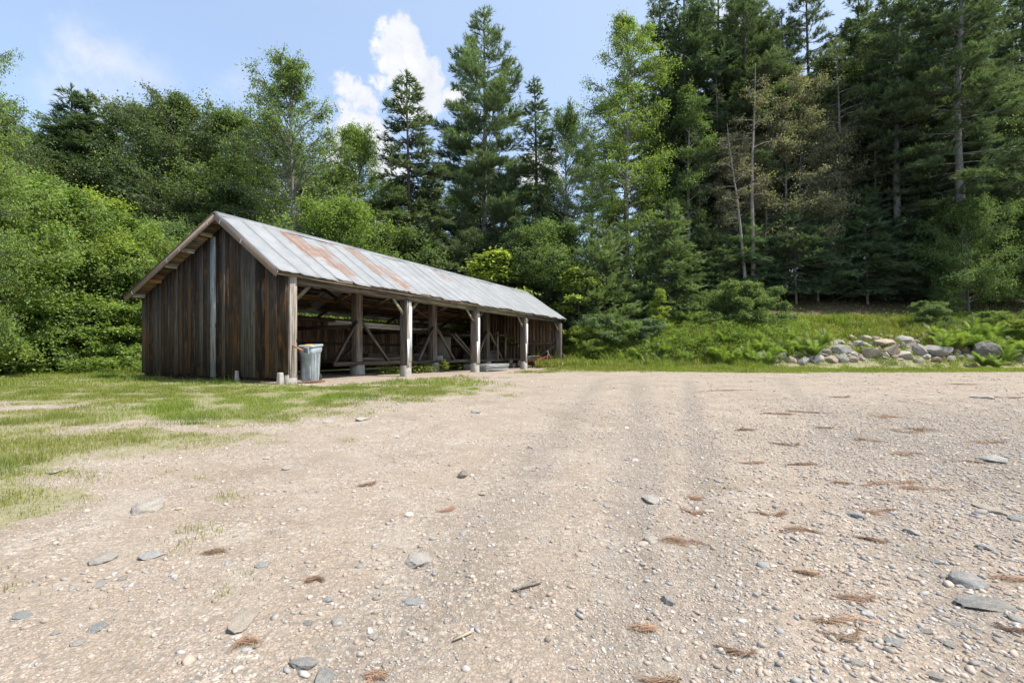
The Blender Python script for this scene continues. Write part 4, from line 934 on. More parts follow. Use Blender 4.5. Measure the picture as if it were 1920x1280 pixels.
plant(PR['decid_b'], 'broadleaf_tree', T_, 1385, 38, top=250, mat='leaf_olive', label='brownish thin crowned tree in front of the large dark pine', rot=.9, wide=.55)
plant(PR['pine2'], 'pine_tree', T_, 1683, 38, top=-90, label='tall dark pine with long bare grey trunk right of the sky gap', rot=4.0, bark='bark_grey')
plant(PR['pine2'], 'pine_tree', T_, 1800, 35, top=-150, label='thickest grey trunked pine standing at the top of the bank', rot=5.0, bark='bark_grey', wide=1.15)
t_ = plant(PR['trunk_snag'], 'thin_tree', T_, 1402, 36, top=230, label='pale leaning thin trunk left of its straight neighbour', rot=.3); t_.rotation_euler = (0, R(-6), 0)
plant(PR['trunk_snag'], 'thin_tree', T_, 1412, 36.5, top=120, label='pale straight thin trunk beside the leaning one', rot=3.3)
plant(PR['pine2'], 'pine_tree', T_, 1612, 44, top=-30, label='dark pine on the right side of the bright sky gap', rot=1.4)
plant(PR['spruce3'], 'conifer_tree', T_, 1578, 47, top=110, label='shorter dark conifer under the bright sky gap', rot=2.4)
fr_ = random.Random(99)
def forest(n, px0, px1, Y0, Y1, t0, t1, kinds, label, group, name='forest_tree'):
    for i in range(n):
        px = px0 + (px1 - px0) * (i + fr_.uniform(.1, .9)) / n; Y = fr_.uniform(Y0, Y1); k, mt = fr_.choice(kinds)
        random.seed(i * 31 + n)
        plant(PR[k], name, T_, px, Y, top=fr_.uniform(t0, t1), mat=mt, label=label + ', ' + ORD[i] + ' from the left', group=group, wide=fr_.uniform(.85, 1.2))
forest(9, 1225, 1520, 42, 50, -90, 60, [('pine', 'needle_dark'), ('pine2', None), ('spruce3', None), ('pine', None)], 'tall dark conifer reaching the top edge, centre right', 'tall conifers reaching the top edge')
forest(4, 1570, 1690, 41, 47, -40, 130, [('pine', 'needle_dark'), ('spruce3', None)], 'dark conifer just right of the bright sky gap', 'conifers right of the sky gap')
for i_, (px_, Y_) in enumerate(((1310, 37), (1345, 39.5), (1438, 38), (1462, 40), (1500, 38.5), (1535, 40.5), (1572, 39), (1610, 40), (1640, 39.2), (1722, 39), (1752, 40.5), (1842, 39.5), (1882, 38.5), (1905, 40))):
    random.seed(900 + i_); plant(PR['trunk_snag'], 'thin_tree', T_, px_, Y_, top=random.uniform(60, 230), bark=random.choice(['bark_dark', 'bark_grey', 'bark_grey']), mat='needle_dark', label='slender dark trunked tree with thin crown, %s from the left' % ORD[i_], group='slender trunks at the front of the wood', wide=random.uniform(.6, .95))
plant(PR['decid_c'], 'broadleaf_tree', T_, 1818, 33.5, top=375, mat='leaf_mid', label='leafy tree half veiling the thickest grey trunk', rot=.8, wide=.8)
# young firs in front of the wood
Yf = 29.5
plant(PR['fir2'], 'young_pine', T_, 1135, 32.5, top=432, label='pale bluish young pine with soft rounded top right of the shed', rot=1.1, wide=1.0)
plant(PR['fir2'], 'young_pine', T_, 1174, 33.2, top=425, label='second pale young pine pressed against the rounded one', rot=3.1, wide=.9)
plant(PR['fir'], 'young_fir', T_, 1252, 33, top=385, label='largest cone shaped young fir at the edge of the wood', rot=.7, wide=1.05, mat='needle_young')
plant(PR['fir'], 'young_fir', T_, 1318, 36, top=420, label='cone shaped fir half hidden behind the largest young fir', rot=2.7, mat='needle_dark')
plant(PR['sapling'], 'sapling', T_, 1082, 32, top=500, label='yellow green leafy sapling beside the far end of the shed', rot=.2, wide=1.4)
plant(PR['sapling'], 'sapling', T_, 920, 33, top=468, label='yellow green sapling rising behind the middle of the roof ridge', rot=1.2, wide=1.5)
plant(PR['decid_c'], 'broadleaf_tree', T_, 640, 30, top=380, label='yellow green bushy tree right behind the left half of the roof', rot=1.8, mat='leaf_bright', wide=.9)
plant(PR['sapling'], 'sapling', T_, 1236, 30, top=540, label='bright leafy sapling in front of the largest young fir', rot=2.2, wide=.9)
# low firs with bare lower stems along the shaded slope
xs = [1335, 1385, 1430, 1490, 1535, 1580, 1625, 1660, 1706, 1745]
tp = [440, 400, 410, 400, 395, 400, 415, 430, 455, 450]
for i, (px, tpy) in enumerate(zip(xs, tp)):
    plant(PR['fir_low'], 'low_fir', T_, px, 36.5 + (i % 3) * 1.0, top=tpy, label='%s shaded fir from the left in the dark row above the rock pile' % ORD[i], group='shaded firs above the rock pile', mat='needle_blue' if i % 3 else 'needle_dark', bark='bark_pale')
# right side leafy mass
for i, (px, Y, tpy, pr, mt, lb) in enumerate([(1868, 36, 440, 'decid_c', 'leaf_mid', 'leafy green bush tree right of the thick grey trunk'), (1935, 35, 380, 'decid_c', 'leaf_mid', 'green leafy tree cut by the right edge of the picture'),
        (1772, 33, 540, 'shrub_c', 'leaf_mid', 'dark leafy bush at the foot of the thick grey trunk'), (2010, 35, 300, 'decid_b', 'leaf_mid', 'leafy tree reaching in from beyond the right edge'), (1742, 30, 565, 'shrub_a', 'leaf_mid', 'low yellow green shrub at the corner of the needle covered slope')]):
    plant(PR[pr], 'bush_tree' if i != 4 else 'shrub', T_ if i not in (2, 4) else 'shrub', px, Y, top=tpy, mat=mt, label=lb)
# forest behind: filler individuals
DK = [('spruce', None), ('spruce2', None), ('spruce3', None), ('pine', None), ('pine2', None)]
LF = [('decid_a', 'leaf_dark'), ('decid_b', 'leaf_dark'), ('decid_b', 'leaf_mid'), ('spruce2', None), ('decid_a', 'leaf_mid')]
forest(11, -120, 660, 38, 52, 235, 300, LF, 'dark green tree in the wood behind hedge and roof', 'trees in the wood on the left')
forest(7, -60, 470, 33, 37, 290, 360, [('decid_a', 'leaf_dark'), ('decid_b', 'leaf_dark'), ('spruce3', None)], 'shaded tree below the left skyline', 'shaded trees in the left wood')
forest(6, 600, 1040, 42, 52, 300, 380, LF, 'leafy tree deep behind the tallest pine', 'trees behind the spruces')
forest(5, 690, 1050, 33, 37, 395, 440, [('decid_c', 'leaf_mid'), ('spruce3', None), ('decid_b', 'leaf_dark')], 'low tree crowding behind the roof ridge', 'low trees behind the roof ridge')
forest(8, 1080, 1560, 46, 62, 120, 280, DK, 'back row dark conifer right of the shed', 'dark conifers in the back rows')
forest(6, 1290, 1480, 38, 46, -40, 240, DK, 'dark conifer behind the thin pale trunks', 'dark conifers behind the thin trunks')
forest(11, 1640, 2060, 39, 54, -130, 40, DK, 'tall dark conifer in the right hand wood', 'tall conifers on the right')
forest(7, 1570, 2000, 40, 46, 100, 300, [('spruce3', None), ('decid_b', 'leaf_dark'), ('pine2', None), ('decid_a', 'leaf_dark')], 'mid height dark tree among right hand conifers', 'mid height trees on the right')
forest(9, 1040, 1620, 39, 46, 340, 430, [('spruce', None), ('fir_low', None), ('fir', 'needle_dark'), ('decid_b', 'leaf_dark')], 'shaded understory tree between dark trunks', 'understory trees')
forest(8, 1600, 2010, 38, 42, 340, 440, [('fir_low', None), ('fir', 'needle_dark'), ('decid_c', 'leaf_dark')], 'shaded understory tree below right hand conifers', 'understory trees on the right')
# bright hedge of bushes and small trees on the left
hedge = [(-110, 15.5, 300, 'decid_c', 'leaf_bright', 'tall bright leafy tree cut by the left edge'), (50, 20, 345, 'decid_c', 'leaf_bright', 'large sunlit broadleaf behind the left shrubs'), (145, 23, 375, 'decid_c', 'leaf_lime', 'sunlit yellow green broadleaf with reddish tips left of the shed'),
    (215, 24.5, 415, 'decid_c', 'leaf_bright', 'sunlit leafy tree sloping down towards the shed eave'), (20, 21, 420, 'shrub_c', 'leaf_bright', 'big bright bush under the left edge trees'), (110, 21.5, 450, 'shrub_c', 'leaf_bright', 'big bright bush in the middle of the left hedge'),
    (200, 22.5, 470, 'shrub_c', 'leaf_bright', 'big bright bush left of the lower roof eave'), (262, 23.5, 500, 'shrub_c', 'leaf_mid', 'darker bush touching the shed rear corner'), (-20, 18.5, 520, 'shrub_a', 'leaf_bright', 'front shrub at the far left edge of the lawn'),
    (60, 19.5, 560, 'shrub_a', 'leaf_bright', 'front shrub second from the left along the lawn'), (130, 20, 575, 'shrub_a', 'leaf_mid', 'front shrub third from the left along the lawn'), (190, 20.5, 590, 'shrub_a', 'leaf_bright', 'front shrub fourth from the left along the lawn'),
    (238, 20.5, 570, 'shrub_a', 'leaf_bright', 'front shrub hard against the shed gable corner'), (300, 30, 420, 'decid_c', 'leaf_mid', 'green tree showing above the lower roof slope'), (-150, 20, 200, 'decid_b', 'leaf_bright', 'leafy tree at the far left reaching into the sky'),
    (0, 24, 325, 'decid_c', 'leaf_mid', 'leafy tree behind the big left bushes'), (-40, 30, 190, 'decid_b', 'leaf_dark', 'dark leafy tree at the left edge under the overhanging branch')]
for i, (px, Y, tpy, pr, mt, lb) in enumerate(hedge):
    random.seed(200 + i); sh = pr.startswith('shrub')
    plant(PR[pr], 'shrub' if sh else 'broadleaf_tree', 'shrub' if sh else T_, px, Y, top=tpy, mat=mt, label=lb, wide=1.15 if sh else 1.0)
random.seed(5)
plant(PR['decid_b'], 'broadleaf_tree', T_, -85, 12.5, top=20, mat='leaf_bright', label='nearest leafy branch hanging in from the upper left edge', wide=.62, rot=1.0)
# shrubs along the bank right of the shed
bank = [(1098, 30.3, 612, 'shrub_b', 'leaf_lime', 'yellow green shrub right against the far shed corner'), (1128, 30.2, 592, 'shrub_b', 'needle_young', 'silvery grey green shrub beside the yellow green one'), (1172, 29.6, 604, 'shrub_b', 'leaf_bright', 'rounded green shrub below the pale young pines'),
    (1215, 29.6, 598, 'shrub_b', 'needle_young', 'silvery shrub below the bright sapling'), (1112, 29.4, 636, 'shrub_b', 'leaf_lime', 'low bright shrub at the grass edge by the shed end'), (1310, 30.0, 585, 'shrub_b', 'leaf_bright', 'green shrub left of the big spreading bush'),
    (1385, 30.2, 528, 'shrub_a', 'leaf_mid', 'big spreading bluish green bush in the middle of the bank'), (1435, 30.8, 540, 'shrub_a', 'leaf_mid', 'bushy shrub at the right end of the spreading bush'), (1350, 31.5, 545, 'shrub_b', 'leaf_mid', 'dark shrub behind the spreading bush'),
    (1262, 29.2, 618, 'shrub_b', 'leaf_lime', 'small bright shrub on the bank left of the spreading bush'), (1925, 27.2, 600, 'shrub_b', 'leaf_lime', 'dense bright low shrub at the right end of the rock pile'), (1855, 28.6, 585, 'shrub_b', 'leaf_bright', 'bright shrub behind the right hand ferns'), (1960, 28.4, 570, 'shrub_a', 'leaf_bright', 'bright shrub cut by the right picture edge')]
for i, (px, Y, tpy, pr, mt, lb) in enumerate(bank):
    random.seed(300 + i); plant(PR[pr], 'shrub', 'shrub', px, Y, top=tpy, mat=mt, label=lb, wide=.95, sink=.1)

# ------------------------------------------------------------------ ferns
def fern_mesh(name, nf, seed, L_=1.1, spread=.75):
    r = np.random.default_rng(seed); V = []; F = []; n = 0; T = []
    for k in range(nf):
        az = r.uniform(0, 6.283); l = L_ * r.uniform(.65, 1.1); e0 = r.uniform(1.0, 1.55) ; s = np.linspace(0, 1, 22)
        el = e0 - s * r.uniform(.8, 1.6); dx = np.concatenate([[0], np.cumsum(np.cos(el[:-1]) / 21 * l)]); dz = np.concatenate([[0], np.cumsum(np.sin(el[:-1]) / 21 * l)])
        d = np.array([math.cos(az), math.sin(az), 0]); sd = np.array([-d[1], d[0], 0]); pts = d * dx[:, None] * spread + np.array([0, 0, 1]) * dz[:, None]
        b = r.normal(1, .15); tw = r.uniform(-.4, .4)
        for j in range(2, 22):
            pw = .155 * l * math.sin(math.pi * (.12 + .88 * (1 - s[j]) ** .9)) ** .8 * (1.1 if s[j] > .15 else .5) + .01
            for g in (-1, 1):
                dirp = sd * g + d * .45 + np.array([0, 0, -.15 + tw * g]); tip = pts[j] + dirp * pw; w2 = (pts[min(j + 1, 21)] - pts[j - 1]) * .21
                V += [pts[j] - w2, pts[j] + w2, tip]; F.append((n, n + 1, n + 2)); n += 3; T += [(b * r.uniform(.9, 1.1),) * 3] * 3
        # rachis
    T = np.array(T); T[:, 2] *= .9
    me = mesh_np(name, V, tris=F, tint=T); me.materials.append(M['fern']); return me
FM = [fern_mesh('fern_plant', 26, s, 1.2, .62) for s in (1, 2, 3)]
fern_spots = [(1500, 26.3, 1.1), (1527, 26.0, 1.35), (1545, 26.8, 1.2), (1478, 26.2, .85), (1400, 26.2, 1.0), (1425, 26.4, 1.0), (1375, 25.9, .8), (1448, 26.0, 1.0), (1770, 26.6, 1.1), (1795, 26.3, 1.15), (1815, 26.8, 1.2), (1835, 26.2, 1.15), (1845, 24.9, .95), (1862, 26, 1.25),
              (1885, 25.4, 1.2), (1910, 26, 1.2), (1868, 24.6, .8), (1290, 26.4, .8), (1240, 26.9, .9), (1212, 26.8, .8), (1335, 26.5, .85), (1180, 27.4, .8), (1150, 27.6, .8), (1630, 26.3, .5), (1095, 27.9, .7), (1750, 27.5, 1.0)]
_fr = random.Random(8)
for px in range(1090, 1490, 17):
    x_f = (px - 960) / FOC * 28; yb_ = float(bank_y(x_f)); fern_spots.append((px + _fr.uniform(-7, 7), yb_ + _fr.uniform(.3, 2.6), _fr.uniform(.75, 1.1)))
for px, dy in ((1765, 1.2), (1785, 2.4), (1825, 2.8), (1860, 2.2), (1880, 1.2), (1900, 2.4), (1840, 1.2), (1805, 1.7), (1915, 1.0)): fern_spots.append((px, 25 + dy, _fr.uniform(.9, 1.25)))
order = sorted(range(len(fern_spots)), key=lambda i: fern_spots[i][0])
for rk, i in enumerate(order):
    px, Y, s = fern_spots[i]; x = (px - 960) / FOC * Y
    o = link('fern', FM[i % 3]); o.location = (x, Y, terr1(x, Y) - .03); o.rotation_euler = (0, 0, i * 1.7); o.scale = (s, s, s)
    tag(o, '%s fern with arching fronds on the bank, %s fern from the left' % ('tall' if s > 1.05 else 'low', ORD[rk]), 'fern', 'fern clumps on the bank')

# ------------------------------------------------------------------ rocks of the pile
LM = []
def boulder(seed, flat):
    V, F = lump(0, seed, flat, .35, 4); r = np.random.default_rng(seed + 5)
    for _ in range(16):      # broken planes
        c = norm(r.normal(size=3)); d = V @ c; lim = np.quantile(d, r.uniform(.80, .95)); V = V - .92 * np.clip(d - lim, 0, None)[:, None] * c
    q = V * 5 + seed; nn_ = fbm(q[:, 0] + q[:, 2] * .7, q[:, 1] - q[:, 2] * .5, seed, 5) - .5
    return V * (1 + .16 * nn_[:, None]), F
for k in range(10):
    V, F = boulder(20 + k, random.Random(k).uniform(.6, .85)); me = mesh_np('rock', V, tris=F, smooth=True); LM.append(me); me.materials.append(M['stone'])
    me.set_sharp_from_angle(angle=R(24))
rocks = [(1140, 684, 20), (1770, 656, 62), (1735, 664, 0)]
rk = [  # px, py(centre), width px, height px, tone
 (1855, 660, 58, 36, 'dark'), (1905, 652, 34, 20, 'pale'), (1882, 662, 30, 16, 'grey'), (1766, 655, 66, 34, 'grey'), (1730, 655, 36, 26, 'grey'), (1676, 656, 44, 28, 'tan'), (1703, 664, 34, 18, 'pale'), (1637, 660, 42, 26, 'tan'), (1740, 668, 26, 10, 'grey'),
 (1660, 643, 48, 20, 'tan'), (1698, 637, 42, 16, 'grey'), (1712, 650, 30, 14, 'tan'), (1580, 657, 42, 24, 'grey'), (1602, 663, 30, 18, 'pale'), (1610, 643, 26, 14, 'grey'), (1630, 648, 26, 16, 'grey'), (1577, 641, 30, 14, 'grey'), (1548, 645, 20, 12, 'grey'),
 (1508, 676, 32, 16, 'grey'), (1486, 674, 24, 14, 'tan'), (1537, 673, 28, 16, 'pale'), (1560, 673, 26, 16, 'tan'), (1583, 672, 24, 18, 'pale'), (1604, 672, 24, 16, 'tan'), (1500, 652, 22, 14, 'grey'), (1518, 651, 20, 12, 'grey'), (1533, 643, 18, 14, 'dark'), (1490, 646, 18, 12, 'grey'),
 (1496, 662, 24, 12, 'tan'), (1525, 659, 30, 14, 'pale'), (1553, 660, 24, 12, 'grey'), (1567, 649, 18, 8, 'rust'), (1645, 636, 24, 12, 'tan'), (1622, 632, 26, 14, 'tan'), (1612, 624, 22, 12, 'rust'), (1600, 632, 20, 14, 'tan'), (1650, 628, 20, 9, 'grey'), (1670, 630, 22, 10, 'tan'),
 (1740, 616, 30, 18, 'tan'), (1722, 620, 26, 14, 'tan'), (1738, 632, 36, 16, 'tan'), (1758, 638, 30, 16, 'grey'), (1790, 640, 28, 12, 'grey'), (1706, 624, 22, 10, 'grey'), (1630, 620, 30, 9, 'tan'), (1665, 619, 26, 8, 'tan'), (1812, 655, 30, 20, 'rust'), (1795, 664, 18, 8, 'grey'), (1828, 666, 26, 10, 'dark'),
 (1384, 662, 24, 20, 'pale'), (1432, 670, 40, 20, 'grey'), (1455, 675, 22, 12, 'pale'), (1468, 668, 24, 14, 'grey'), (1412, 668, 16, 10, 'grey'), (1450, 665, 20, 10, 'grey'), (1296, 651, 12, 9, 'grey'), (1325, 650, 12, 9, 'grey'), (1310, 646, 14, 9, 'grey'), (1314, 664, 12, 8, 'grey'), (1276, 665, 10, 10, 'pale'), (1240, 675, 14, 7, 'grey'), (1305, 656, 10, 6, 'pale'),
 (1690, 674, 14, 5, 'pale'), (1570, 666, 14, 8, 'tan'), (1545, 666, 12, 8, 'pale'), (1620, 652, 16, 9, 'tan'), (1687, 648, 14, 8, 'pale'), (1512, 644, 12, 8, 'tan'), (1650, 652, 14, 8, 'rust'), (1590, 650, 14, 8, 'pale'), (1720, 641, 16, 9, 'grey'), (1776, 638, 18, 9, 'pale'), (1480, 664, 14, 9, 'grey'), (1521, 666, 14, 8, 'rust'), (1618, 672, 14, 10, 'grey'), (1660, 670, 16, 8, 'tan'), (1845, 645, 18, 10, 'rust')]
TONE = {'dark': (.21, .205, .19), 'grey': (.34, .325, .295), 'tan': (.42, .34, .26), 'pale': (.48, .45, .38), 'rust': (.33, .21, .14)}
_rf = random.Random(31)
for _k in range(16):
    rk.append((_rf.uniform(1822, 1918), _rf.uniform(648, 676), _rf.uniform(14, 26), _rf.uniform(9, 15), _rf.choice(['grey', 'tan', 'dark', 'pale'])))
for _k in range(105):
    _px = _rf.uniform(1478, 1835); _py = _rf.uniform(636 + max(0, (1560 - _px)) * .1, 677); rk.append((_px, _py, _rf.uniform(10, 23), _rf.uniform(7, 14), _rf.choice(['grey', 'tan', 'tan', 'pale', 'rust', 'dark'])))
TW = {'dark': 'dark charcoal', 'grey': 'grey', 'tan': 'tan', 'pale': 'pale', 'rust': 'rusty brown'}
rr_ = random.Random(4)
def rock_at(px, py, wpx, hpx, tone, k, Ybase=None, flat=1.0, rot=None, mesh=None, depthk=.8):
    x, y = gp(px, min(py + hpx * .42, 1279) if py > 690 else py + hpx * .42) if py + hpx * .42 > 668 else (None, None)
    if x is None or y > 24.9:
        # on the bank face
        lo, hi = 22.0, 34.0; s = (HOR - (py + hpx * .42)) / FOC; t_x = (px - 960) / FOC; yy = lo
        while yy < hi and terr1(t_x * yy, yy) < CAMZ + s * yy: yy += .03
        y = yy; x = t_x * y
    W_ = wpx / FOC * y / 2; Hh = hpx / FOC * y / 2
    o = link('rock', mesh or LM[k % len(LM)])
    zc = CAMZ + (HOR - py) / FOC * y
    o.location = (x, y + W_ * .3, zc - Hh * .25); o.scale = (W_ * 1.12, W_ * depthk, Hh * 1.25 / .68)
    o.rotation_euler = (rr_.uniform(-.12, .12), rr_.uniform(-.12, .12), rot if rot is not None else rr_.choice([0, math.pi]) + rr_.uniform(-.3, .3))
    c = TONE[tone]; f = rr_.uniform(1.0, 1.4); o.color = (c[0] * f, c[1] * f, c[2] * f, 1); return o
srt = sorted(range(len(rk)), key=lambda i: rk[i][0]); cnt = {}
for i in srt:
    px, py, wp, hp, tn = rk[i]; o = rock_at(px, py, wp, hp, tn, i)
    szw = 'huge' if wp >= 50 else 'large' if wp >= 34 else 'medium' if wp >= 22 else 'small'
    key = (szw, tn); cnt[key] = cnt.get(key, 0) + 1
    tag(o, '%s %s rock on the bank, %s such one from the left' % (szw, TW[tn], ORD[cnt[key] - 1]), 'rock', 'rocks of the pile and bank')
# ------------------------------------------------------------------ named stones on the gravel
st = [ # px, py, w, h, tone rgb, label
 (782, 1037, 56, 36, (.62, .58, .52), 'pale cream angular flat stone left of centre in the foreground gravel'), (275, 948, 62, 26, (.60, .54, .46), 'wide pale stone half buried below the lawn edge on the left'),
 (454, 1151, 52, 52, (.62, .51, .38), 'yellowish pointed stone in the lower left gravel'), (190, 1044, 50, 24, (.56, .52, .46), 'light flat stone left of the bluish white one'), (285, 1036, 44, 18, (.52, .54, .54), 'bluish white flat stone beside the light flat stone'),
 (42, 1149, 44, 18, (.30, .36, .40), 'blue slate stone near the lower left edge'), (182, 1173, 36, 28, (.34, .39, .40), 'blue grey slate pointing up right in the lower left'), (570, 1233, 66, 26, (.34, .36, .37), 'grey slate flake at the bottom left of centre'),
 (607, 1257, 44, 32, (.33, .36, .37), 'grey slate chip leaning at the very bottom beside the flake'), (868, 888, 24, 14, (.16, .12, .09), 'small dark brown lump of stone in the middle of the gravel'), (1222, 932, 32, 18, (.62, .59, .54), 'white rounded stone by the tyre track'),
 (1222, 1006, 34, 18, (.66, .59, .48), 'cream stone left of the orange needle tuft'), (1250, 1118, 26, 22, (.42, .42, .38), 'greenish grey half round stone right of the stick'), (1602, 962, 30, 18, (.44, .47, .49), 'bluish grey round stone in front of a needle tuft'),
 (1709, 993, 30, 12, (.68, .66, .60), 'small white oval stone on the right gravel'), (1862, 952, 46, 28, (.66, .57, .43), 'large cream block stone near the right edge'), (1905, 972, 32, 12, (.36, .40, .44), 'blue flat stone touching the right edge below the cream block'),
 (1818, 1083, 74, 34, (.34, .37, .40), 'large blue slate slab near the right edge'), (1866, 1130, 112, 34, (.27, .29, .29), 'biggest dark grey slab at the right edge'), (1908, 1158, 28, 16, (.66, .64, .60), 'white stone under the biggest slab at the right edge'),
 (1848, 1026, 38, 12, (.46, .48, .50), 'thin pale blue stone above the large slate slab'), (1758, 1048, 28, 12, (.40, .44, .46), 'oval blue stone left of the thin pale blue one'), (1676, 1204, 38, 18, (.36, .41, .41), 'blue green pebble stone lower right'),
 (1630, 1198, 18, 18, (.50, .49, .45), 'upright pale pebble left of the blue green one'), (1791, 1162, 30, 16, (.46, .46, .47), 'rounded grey stone in the lower right gravel'), (1766, 1147, 22, 14, (.52, .47, .40), 'small tan stone left of the rounded grey stone'),
 (1820, 1164, 16, 16, (.42, .37, .33), 'small brown stone right of the rounded grey stone'), (1738, 1180, 34, 12, (.31, .31, .31), 'dark narrow stone among the lower right pebbles'), (1779, 1203, 26, 16, (.35, .38, .38), 'dark blue round stone in the lower right corner area'),
 (1610, 1168, 20, 12, (.46, .48, .48), 'little blue white stone between the needle tufts'), (1600, 1236, 30, 22, (.52, .49, .42), 'tan stone cluster piece near the bottom right'), (1750, 1265, 30, 20, (.45, .44, .38), 'olive stone on the bottom edge at right'),
 (1862, 862, 44, 12, (.60, .60, .56), 'whitish flat slab far right in the gravel'), (1843, 745, 30, 6, (.62, .58, .50), 'distant pale stone on the right gravel'), (680, 783, 24, 7, (.64, .61, .54), 'small white stone near the lawn tip'), (615, 787, 20, 6, (.62, .58, .50), 'small white stone left of its twin near the lawn tip'),
 (890, 772, 22, 7, (.48, .46, .43), 'greyish flat stone on the gravel before the shed posts'), (995, 836, 14, 7, (.50, .46, .42), 'pinkish small stone in the middle distance gravel'), (540, 872, 20, 9, (.60, .55, .48), 'pale stone on the gravel below the lawn'), (905, 922, 18, 9, (.66, .58, .44), 'cream small stone above centre gravel'),
 (700, 1182, 20, 24, (.64, .56, .50), 'pinkish upright chip left of the wood sliver'), (636, 1158, 36, 22, (.52, .48, .43), 'dull beige stone right of the yellowish pointed one'), (578, 1165, 22, 14, (.28, .28, .27), 'dark wedge stone right of the yellowish one'), (228, 1081, 18, 12, (.42, .36, .3), 'small brown wedge stone on the left gravel'),
 (186, 1092, 24, 12, (.48, .48, .48), 'grey chip below the brown wedge'), (143, 1204, 28, 14, (.62, .60, .56), 'white oval stone in the bottom left'), (105, 1186, 18, 8, (.55, .55, .52), 'small pale chip at the left bottom'), (776, 1122, 56, 8, (.42, .47, .50), 'thin blue slate sliver beside the dead stick'), (615, 1120, 22, 12, (.45, .50, .50), 'bluish chip in the left foreground gravel'),
 (490, 1058, 30, 12, (.44, .49, .49), 'blue green flake above the yellowish stone'), (1490, 1008, 18, 10, (.5, .52, .5), 'small grey white chip right of the track'), (1348, 900, 18, 8, (.58, .58, .54), 'small white chip between the tracks'), (100, 885, 26, 8, (.58, .52, .42), 'pale tan stone in the worn lawn'), (1138, 944, 20, 10, (.56, .52, .48), 'faint pale stone left of the tyre track')]
FMs = []
for k in range(6):
    V, F = boulder(50 + k, .5); me = mesh_np('stone', V, tris=F, smooth=True); me.materials.append(M['stone']); FMs.append(me)
    if hasattr(me, 'set_sharp_from_angle'): me.set_sharp_from_angle(angle=R(28))
for i, (px, py, wp, hp, c, lb) in enumerate(st):
    x, y = gp(px, py + hp * .2); o = link('stone', FMs[i % 6]); W_ = wp / FOC * y / 2
    # flat stone on the ground: depth from its height on the picture
    ya = gp(px, py - hp / 2)[1] - gp(px, py + hp / 2)[1]; D_ = min(max(ya / 2, W_ * .5), W_ * 1.6)
    th = max(.006, min(W_, D_) * (.34 if i not in (9, 12) else .8))
    o.location = (x, y, gz1(x, y) + th * .35); o.scale = (W_ * 1.2, D_ * 1.2, th * 2.2); o.rotation_euler = (rr_.uniform(-.06, .06), rr_.uniform(-.06, .06), rr_.choice([0, math.pi]) + rr_.uniform(-.15, .15)); o.color = (*[v * .55 + w_ * .45 for v, w_ in zip(c, (.50, .465, .42))], 1)
    tag(o, lb, 'stone', 'larger stones on the gravel')
# ------------------------------------------------------------------ pebbles (uncountable)
PT = []
for k in range(8):
    V, F = lump(0, 80 + k, random.Random(k).uniform(.4, .65), .9, 1); V = V * np.array([1, random.Random(k + 9).uniform(.6, 1), 1]); PT.append((V, F))
PT3 = []
for k in range(4):
    V, F = lump(0, 90 + k, .5, .5, 2); PT3.append((V, F))
def pebbles(name, n, y0, y1, xr, smin, smax, pw, dens, seed, T_=PT, sub=.25):
    r = np.random.default_rng(seed); y = np.sqrt(r.uniform(y0 ** 2, y1 ** 2, n)); x = r.uniform(-xr, xr, n) * y
    keep = r.uniform(0, 1, n) < dens(x, y) * (1 - np.clip(grass_mask(x, y) * 1.2, 0, .95)); x, y = x[keep], y[keep]; n = len(x)
    s = smin + (smax - smin) * r.uniform(0, 1, n) ** pw; z = gz(x, y)
    ps = np.array([(.50, .43, .36), (.55, .48, .41), (.44, .41, .38), (.41, .42, .43), (.60, .56, .50), (.52, .42, .35), (.36, .37, .37), (.42, .36, .29), (.54, .46, .36), (.66, .63, .59)])
    pr = np.array([.17, .15, .13, .12, .09, .09, .08, .08, .06, .03]); ci = r.choice(len(ps), n, p=pr / pr.sum()); col_ = ps[ci] * r.normal(1, .14, (n, 1)).clip(.6, 1.4) * np.array([.86, .825, .795])
    az = r.uniform(0, 6.283, n); ax = np.stack([np.cos(az), np.sin(az), r.normal(0, .15, n)], 1); up = np.stack([r.normal(0, .22, n), r.normal(0, .22, n), np.ones(n)], 1)
    sc = np.stack([s, s * r.uniform(.55, .95, n), s * r.uniform(.7, 1.1, n)], 1); Vs = []; Fs = []; Ts = []; off = 0; ch = r.integers(0, len(T_), n)
    for c, (TV, TF) in enumerate(T_):
        k = ch == c; V, F, T = inst(TV, TF, np.stack([x[k], y[k], z[k] + s[k] * sub * .3], 1), ax[k], up[k], sc[k], col_[k]); Vs.append(V); Fs.append(F + off); Ts.append(T); off += len(V)
    o = link(name, mesh_np(name, np.concatenate(Vs), tris=np.concatenate(Fs), tint=np.concatenate(Ts), smooth=False), M['pebble']); print(name, n); return o
def dn(x, y): return (.10 + .9 * ss(.47, .66, fbm(x * 1.3, y * 1.3, 91, 5)) ) * (.45 + .55 * ss(-1.5, 2.5, x - .1 * y)) + .55 * rutmask(x, y)
def dn2(x, y): return (.03 + .22 * ss(.5, .7, fbm(x * .9, y * .9, 93, 5)) * (1 + 1.2 * ss(-.2, .5, x / y))) + 1.0 * ss(.15, .95, x / y + .25 * (fbm(x, y, 92) - .5)) * (1 - ss(4.5, 9, y)) + .25 * rutmask(x, y)
o1 = pebbles('fine_gravel', 190000, 1.25, 6.0, 1.15, .003, .010, 1.8, dn, 1); tag(o1, 'fine loose gravel scattered over the whole yard foreground', 'gravel', kind='stuff')
o2 = pebbles('coarse_gravel', 75000, 1.3, 9.0, 1.15, .009, .026, 2.2, dn2, 2); tag(o2, 'coarser mixed pebbles thickest towards the lower right of the yard', 'gravel', kind='stuff')
